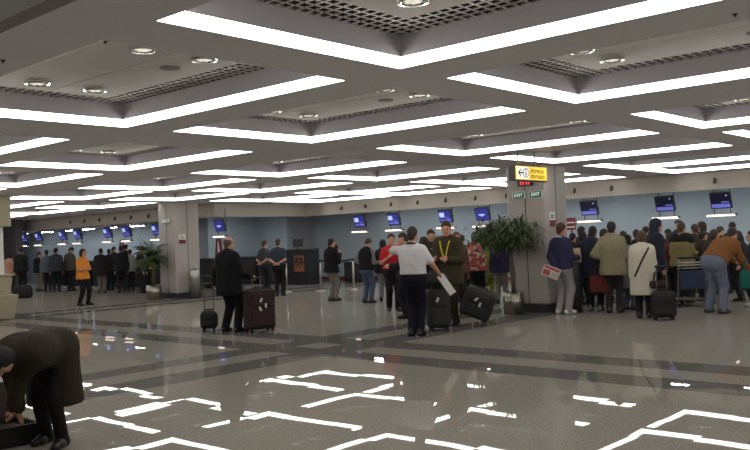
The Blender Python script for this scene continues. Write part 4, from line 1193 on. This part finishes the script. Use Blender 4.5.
p = at_depth(446.5, 284.5, dW+.1)
t = empty('sheet_of_paper', p, cyaw(446, 330, 0), 'long white sheet of paper held in the hand of the white-shirted man', 'paper')
bm = NB(); R = Matrix.Rotation(math.radians(33), 4, 'Y')
for k in range(6):
    z0, z1 = .19-.063*k, .19-.063*(k+1); yb = lambda z: .25*(z*z)
    for a, b in ((-.001, 1), (.001, -1)):
        q = [(-.06, a+yb(z0), z0), (-.06, a+yb(z1), z1), (.06, a+yb(z1), z1), (.06, a+yb(z0), z0)]
        quad(bm, [R.inverted() @ Vector(v) for v in (q if b > 0 else q[::-1])])
obj('sheet', bm, mat('paper', (232, 232, 232), .7), t)
# -- brown suit with yellow lanyard
def lany(T, H, tor, cp, J, K, loc):
    cp('lanyard', (226, 206, 60), [(-.05, .29), (-.01, .13)], .003, .026); cp('lanyard', (226, 206, 60), [(.05, .29), (.01, .13)], .003, .026)
    cp('badge', (235, 235, 230), [(0, .13), (0, .1)], .005, .05)
person(449, 325, 205, 'tall man in an olive brown suit with a yellow lanyard', top=220.8, upper='coat', up_c=(66, 60, 46), hem=-.13, low_c=(58, 53, 42), hair_c=(76, 54, 44), la='hold', ra='hold', head=(-20, 12), collar=(200, 196, 190), extra=lany, fat=1.04, skin_c=(214, 152, 128), legs='stand')
# -- heads behind and around them
person(424, 0, -15, 'brown-haired person close behind the right shoulder of the white shirt', Y=12.6, top=236.5, upper='jacket', up_c=(44, 40, 40), low_c=(40, 40, 44), hair='bob', hair_c=(54, 42, 38), fem=True, la='bent', ra='bent')
person(430, 0, 150, 'dark-haired man facing the camera behind the brown-haired head', Y=14.3, top=229.5, upper='jacket', up_c=(60, 52, 46), low_c=(40, 40, 44), hair='short', hair_c=HD, head=(20, 10))
person(437, 0, 30, 'person in a tan jacket half hidden by the man in brown', Y=13.6, top=236, upper='jacket', up_c=(134, 104, 66), low_c=(50, 48, 48), hair='bob', hair_c=(112, 82, 54), fem=True)
person(456, 0, 160, 'ruddy person with reddish hair behind the man in brown', Y=14.6, top=232, upper='jacket', up_c=(120, 84, 74), low_c=(60, 52, 50), hair='short', hair_c=(98, 62, 48), skin_c=(206, 140, 116))
person(461, 0, 20, 'dark-haired person in black between the man in brown and the floral blouse', Y=16.6, top=235, upper='jacket', up_c=(38, 36, 38), low_c=(36, 36, 40), hair='short', hair_c=HD, ra='bent')
person(476, 306, 18, 'black-haired woman in a floral blouse and black trousers', top=231.5, fem=True, hair='bob', hair_c=(26, 22, 24), upper='blouse', up_c=(170, 110, 100), pattern='floral', hem=-.04, sleeve='short', low_c=(30, 30, 36), la='hip', ra='bent', fat=1.08, shoe_c=(30, 26, 26))
person(489, 303, -20, 'woman in a lime green top and green patterned trousers by the fig', top=235.5, fem=True, hair='long', hair_c=(48, 38, 32), upper='blouse', up_c=(156, 180, 60), hem=-.02, sleeve='short', low_c=(150, 152, 96), low_pat='camo', la='bent', ra='down', fat=.95)
person(500, 304, 10, 'person in a purple-blue jacket and grey trousers behind the fig', top=236, upper='jacket', up_c=(50, 48, 76), hem=-.05, low_c=(134, 130, 126), hair_c=HD)
person(441, 0, 165, 'person in a pale top standing far behind the man in brown', Y=17.2, top=236.5, upper='shirt', up_c=(150, 140, 136), low_c=(50, 50, 52), hair='short', hair_c=HB)
def yoke(T, H, tor, J):
    F = Field()
    F.cone(H*tor(-.07, -.004, .29), H*tor(.07, -.004, .29), H*.068, k=H*.04); F.cone(H*tor(-.055, -.006, .24), H*tor(.055, -.006, .24), H*.088, k=H*.04)
    for nm in J:
        S, E, Wr, s, hs = J[nm]; F.cone(H*S, H*(S+(E-S)*.35), H*.056, H*.053, H*.03)
    F.clip((0, 0, -1), H*tor(0, 0, .225))
    mesh_obj('shoulder_yoke', [(*F.mesh(.016), 0)], [cloth((30, 30, 32))], T)
# -- right of the right pillar
dB = D_(562, 314)
person(562, 314, 42, 'man in a navy sweater and grey trousers holding a newspaper behind his back', top=222.8, upper='sweater', up_c=(50, 50, 80), hem=-.03, low_c=(150, 146, 148), hair_c=(70, 44, 32), la=(at_depth(555, 267, dB-.12), (-.8, -.8, -.4)), lh='grip', ra='bent', shoe_c=(224, 224, 224), legw=1.12, collar=(206, 204, 206), skin_c=(206, 148, 124))
p = at_depth(551, 272, dB-.2)
t = empty('newspaper', p, cyaw(551, 300, 0), 'folded newspaper with red print held behind the back of the navy sweater', 'newspaper')
R = Matrix.Rotation(math.radians(24), 4, 'Y')
bm = NB()
for k in range(4): bx(bm, (-.17+.004*k, -.012+.006*k, -.11+.003*k), (.17, -.008+.006*k, .11), mtx=R)
obj('sheets', bm, mat('newsprint', (206, 200, 196), .8), t)
m_npr = mat('newspaper_red', (176, 84, 84), .8); m_npg = mat('newspaper_grey', (140, 134, 132), .8)
bm = NB()
bx(bm, (-.15, -.0145, .04), (.15, -.012, .09), mtx=R); bx(bm, (-.15, -.0145, -.09), (-.01, -.012, .02), mtx=R)
obj('red_print', bm, m_npr, t)
bm = NB()
for k in range(5): bx(bm, (.02, -.0145, -.085+.022*k), (.15, -.012, -.075+.022*k), mtx=R)
obj('text_lines', bm, m_npg, t)
softbag((bq[0]+.04, bq[1]+.03, .985), .22, .14, .3, cyaw(575, 313, 0), 'cream coloured bag standing on the dark grey litter bin', cloth((196, 182, 156)), False, name='cream_bag')
person(594, 311, 15, 'man in a navy jacket carrying a dark red handbag', top=226.3, upper='coat', up_c=(42, 48, 66), hem=-.12, low_c=(38, 38, 46), hair_c=(34, 32, 34), ra='down', rh='grip', la='bent', shoe_c=(120, 118, 120), fat=1.06)
d2 = D_(594, 311); p = at_depth(600, 303, d2-.42)
softbag((p[0], p[1], .4), .36, .14, .34, cyaw(600, 311, 5), 'dark red handbag hanging beside the man in a navy jacket', cloth((96, 44, 42)), True, name='hand_bag')
person(613, 313, 6, 'man in an olive beige jacket and dark trousers in the right-hand queue', top=221.5, upper='coat', up_c=(142, 134, 108), hem=-.1, low_c=(44, 44, 46), hair_c=(38, 32, 32), la='hip', ra='bent', fat=1.0)
person(628, 310, 35, 'short woman in a pale grey coat beside the cream coat', top=234.5, fem=True, hair='bob', hair_c=(24, 22, 22), upper='coat', up_c=(136, 140, 138), hem=-.22, low_c=(80, 84, 100), ra='bent', la='down')
def strap(T, H, tor, cp, J, K, loc):
    cp('bag_strap', (24, 24, 26), [(.075, .285), (.0, .15), (-.085, -.03)], .004, .034, False, m_black)
person(643, 318, 2, 'woman in a cream coat with a black shoulder strap across her back', top=230.5, fem=True, hair='bob', hair_c=(78, 58, 48), upper='coat', up_c=(204, 196, 180), hem=-.25, low_c=(28, 28, 34), ra='low', rh='grip', la='down', fat=1.08, extra=strap)
person(655, 0, 70, 'tall person in a dark blue hooded jacket above the black wheeled case', Y=15.9, top=218.5, upper='coat', up_c=(40, 44, 58), hem=-.1, low_c=(38, 38, 44), hair='hood', hair_c=(50, 54, 68), skin_c=(190, 140, 120))
person(681, 0, 25, 'man in a yellow-green jacket with black shoulders behind the trolley', Y=17.7, top=222.5, upper='jacket', up_c=(132, 122, 82), hem=-.06, low_c=(40, 40, 44), hair_c=(70, 54, 44), fat=1.1, vest=None, la='bent', ra='bent',
       extra=lambda T, H, tor, cp, J, K, loc: yoke(T, H, tor, J))
person(714, 313, 38, 'man in a brown jacket and blue-grey trousers bending forward', H=1.84, upper='jacket', up_c=(134, 88, 52), hem=.0, low_c=(112, 118, 140), hair_c=(54, 42, 36), bend=.9, la='reach', ra='low', legs=((-.09, .0), (.09, -.02)), fat=1.12, legw=1.12, head=(0, -12), shoe_c=(70, 60, 52))
person(754, 307, -100, 'dark-haired person in black facing left at the right edge', top=231, upper='jacket', up_c=(44, 42, 46), hem=-.06, low_c=(30, 30, 34), hair_c=HD, la='low', ra='down', shoe_c=(190, 190, 190))
p = at_depth(749, 289, D_(746, 313)-.2)
softbag((p[0], p[1], p[2]-.0), .28, .16, .34, cyaw(745, 312, 10), 'teal carrier bag in front of the person at the right edge', cloth((34, 98, 88)), True, name='carrier_bag')
# second and third rows of the right-hand queue: (pixel, head top, row Y, facing, jacket, hair, label)
for px, tp, Y, phi, c, hs, hc, lab in [
    (572, 233, 17.4, 20, (44, 42, 46), 'short', HD, 'dark figure just right of the head in the navy sweater'),
    (583, 231, 16.8, -15, (38, 38, 42), 'bob', (30, 28, 30), 'person in black left of the navy jacket'),
    (603, 229, 18.2, 10, (46, 50, 60), 'short', (50, 40, 36), 'head between the navy jacket and the olive jacket'),
    (581, 226.5, 19.0, 30, (52, 48, 48), 'short', HD, 'head near the red notice board beside the pillar'),
    (623, 231, 19.4, -10, (56, 52, 52), 'short', HB, 'head just right of the olive jacket'),
    (636, 229.5, 18.0, 15, (44, 44, 52), 'short', (40, 34, 34), 'head rising between the grey coat and the cream coat'),
    (668, 229, 19.9, 0, (54, 46, 48), 'short', HD, 'head between the hooded figure and the yellow-green jacket'),
    (678, 219.5, 19.6, 35, (60, 60, 66), 'cap', (74, 74, 84), 'person in a grey cap behind the yellow-green jacket'),
    (694, 224, 19.0, 20, (54, 50, 48), 'short', (60, 46, 40), 'head facing right beside the grey cap'),
    (702, 221.5, 20.5, -40, (48, 44, 44), 'bob', (46, 38, 34), 'dark bobbed head above the back of the brown jacket'),
    (703, 231, 18.3, 10, (58, 50, 44), 'short', HD, 'person in dark brown left of the bending man'),
    (719, 226.5, 20.1, 30, (56, 52, 50), 'short', (66, 52, 44), 'head above the shoulders of the bending man'),
    (732, 222, 20.7, 15, (44, 46, 54), 'short', HD, 'tall dark head right of the bending man'),
    (590, 232.5, 19.6, 0, (50, 46, 48), 'short', HD, 'low dark head behind the navy jacket'),
    (646, 226.5, 20.0, 30, (46, 44, 50), 'short', (46, 36, 32), 'dark head behind the cream coat and the hooded figure'),
    (670, 233, 18.5, -20, (92, 40, 44), 'bob', (40, 32, 30), 'person in dark red squeezed left of the yellow-green jacket'),
    (713, 229.5, 17.5, 40, (60, 54, 48), 'bob', (60, 46, 38), 'brown bobbed head just above the bending man'),
    (739, 233, 18.4, -60, (48, 44, 46), 'bob', (44, 34, 32), 'bobbed head left of the person at the right edge')]:
    person(px, 0, phi, lab+' in the right-hand queue' if len(lab.split()) < 10 else lab, Y=Y, top=tp, upper='jacket', up_c=c, low_c=(40, 40, 44), hair=hs, hair_c=hc, res=.024, group='people in the right-hand queue', la='bent', ra='down')
# left-hand queue
for px, py, tp, phi, c, lc, hs, hc, lab, kw in [
    (9, 292, 253, 10, (196, 150, 130), (40, 38, 40), 'bob', HD, 'person in a pink top just behind the information desk', {}),
    (20, 292, 248, 20, (36, 36, 40), (36, 36, 40), 'short', HD, 'large dark figure behind the travel bag in the left queue', dict(fat=1.25)),
    (37, 291, 252, 60, (36, 38, 44), (120, 110, 90), 'short', (70, 54, 46), 'person in a black jacket and khaki trousers in the left queue', dict(ra='bent')),
    (46, 292, 250, 0, (92, 96, 106), (44, 44, 48), 'short', HD, 'person in a blue-grey jacket in the left queue', {}),
    (55, 292, 248, 15, (60, 62, 70), (36, 36, 40), 'short', HD, 'person in a charcoal jacket right of the blue-grey jacket', dict(fat=1.08)),
    (69, 291, 247, 45, (92, 86, 74), (44, 44, 48), 'short', HD, 'person in an olive jacket left of the orange shirt', dict(ra='bent', head=(0, 20))),
    (100, 293, 248.5, 0, (40, 38, 40), (112, 108, 102), 'short', HD, 'person in a dark coat with grey trousers right of the orange shirt', dict(fat=1.15, hem=-.12, upper='coat')),
    (108, 290, 249, 20, (38, 38, 42), (40, 40, 44), 'short', HD, 'dark figure squeezed right of the dark coat in the left queue', {}),
    (113, 287.5, 246.5, 20, (44, 44, 48), (36, 36, 40), 'short', HD, 'taller dark head fourth right of the orange shirt', {}),
    (120.5, 293, 246, -10, (36, 36, 40), (36, 36, 40), 'short', HD, 'dark figure below the small red stand in the left queue', dict(fat=1.05)),
    (129, 291, 249.5, 15, (150, 148, 152), (40, 40, 44), 'short', HD, 'person in a pale grey top in the left queue', {}),
    (124.5, 288.5, 244.5, 25, (38, 38, 40), (36, 36, 40), 'short', HD, 'dark head rising behind the pale grey top', {}),
    (140, 293, 246, 80, (34, 34, 38), (38, 38, 42), 'short', HD, 'person in a black suit with white shirt left of the palm', dict(shirt=(214, 214, 214), la='bent')),
    (150, 290, 250, -40, (34, 34, 38), (36, 36, 40), 'short', HD, 'person in black standing behind the palm', dict(shirt=(200, 200, 200)))]:
    a = dict(upper='jacket', hem=-.05, res=.024, group='people in the left-hand queue'); a.update(kw)
    person(px, py, phi, lab, top=tp, up_c=c, low_c=lc, hair=hs, hair_c=hc, **a)
person(82, 305.5, 132, 'woman in an orange T-shirt and black trousers walking across the hall', top=248.8, fem=True, hair='bob', hair_c=(18, 16, 16), upper='shirt', up_c=(226, 142, 58), hem=-.05, sleeve='short', low_c=(28, 27, 28), la='fold', ra='hold', legs=((-.075, .03), (.075, -.03)), fat=.96, skin_c=(196, 140, 112), shoe_c=(30, 26, 26))
# ================================================================ surroundings
w = bpy.data.worlds.new('world'); SC.world = w; w.use_nodes = True
w.node_tree.nodes['Background'].inputs[0].default_value = (.05, .05, .055, 1); w.node_tree.nodes['Background'].inputs[1].default_value = 0.3
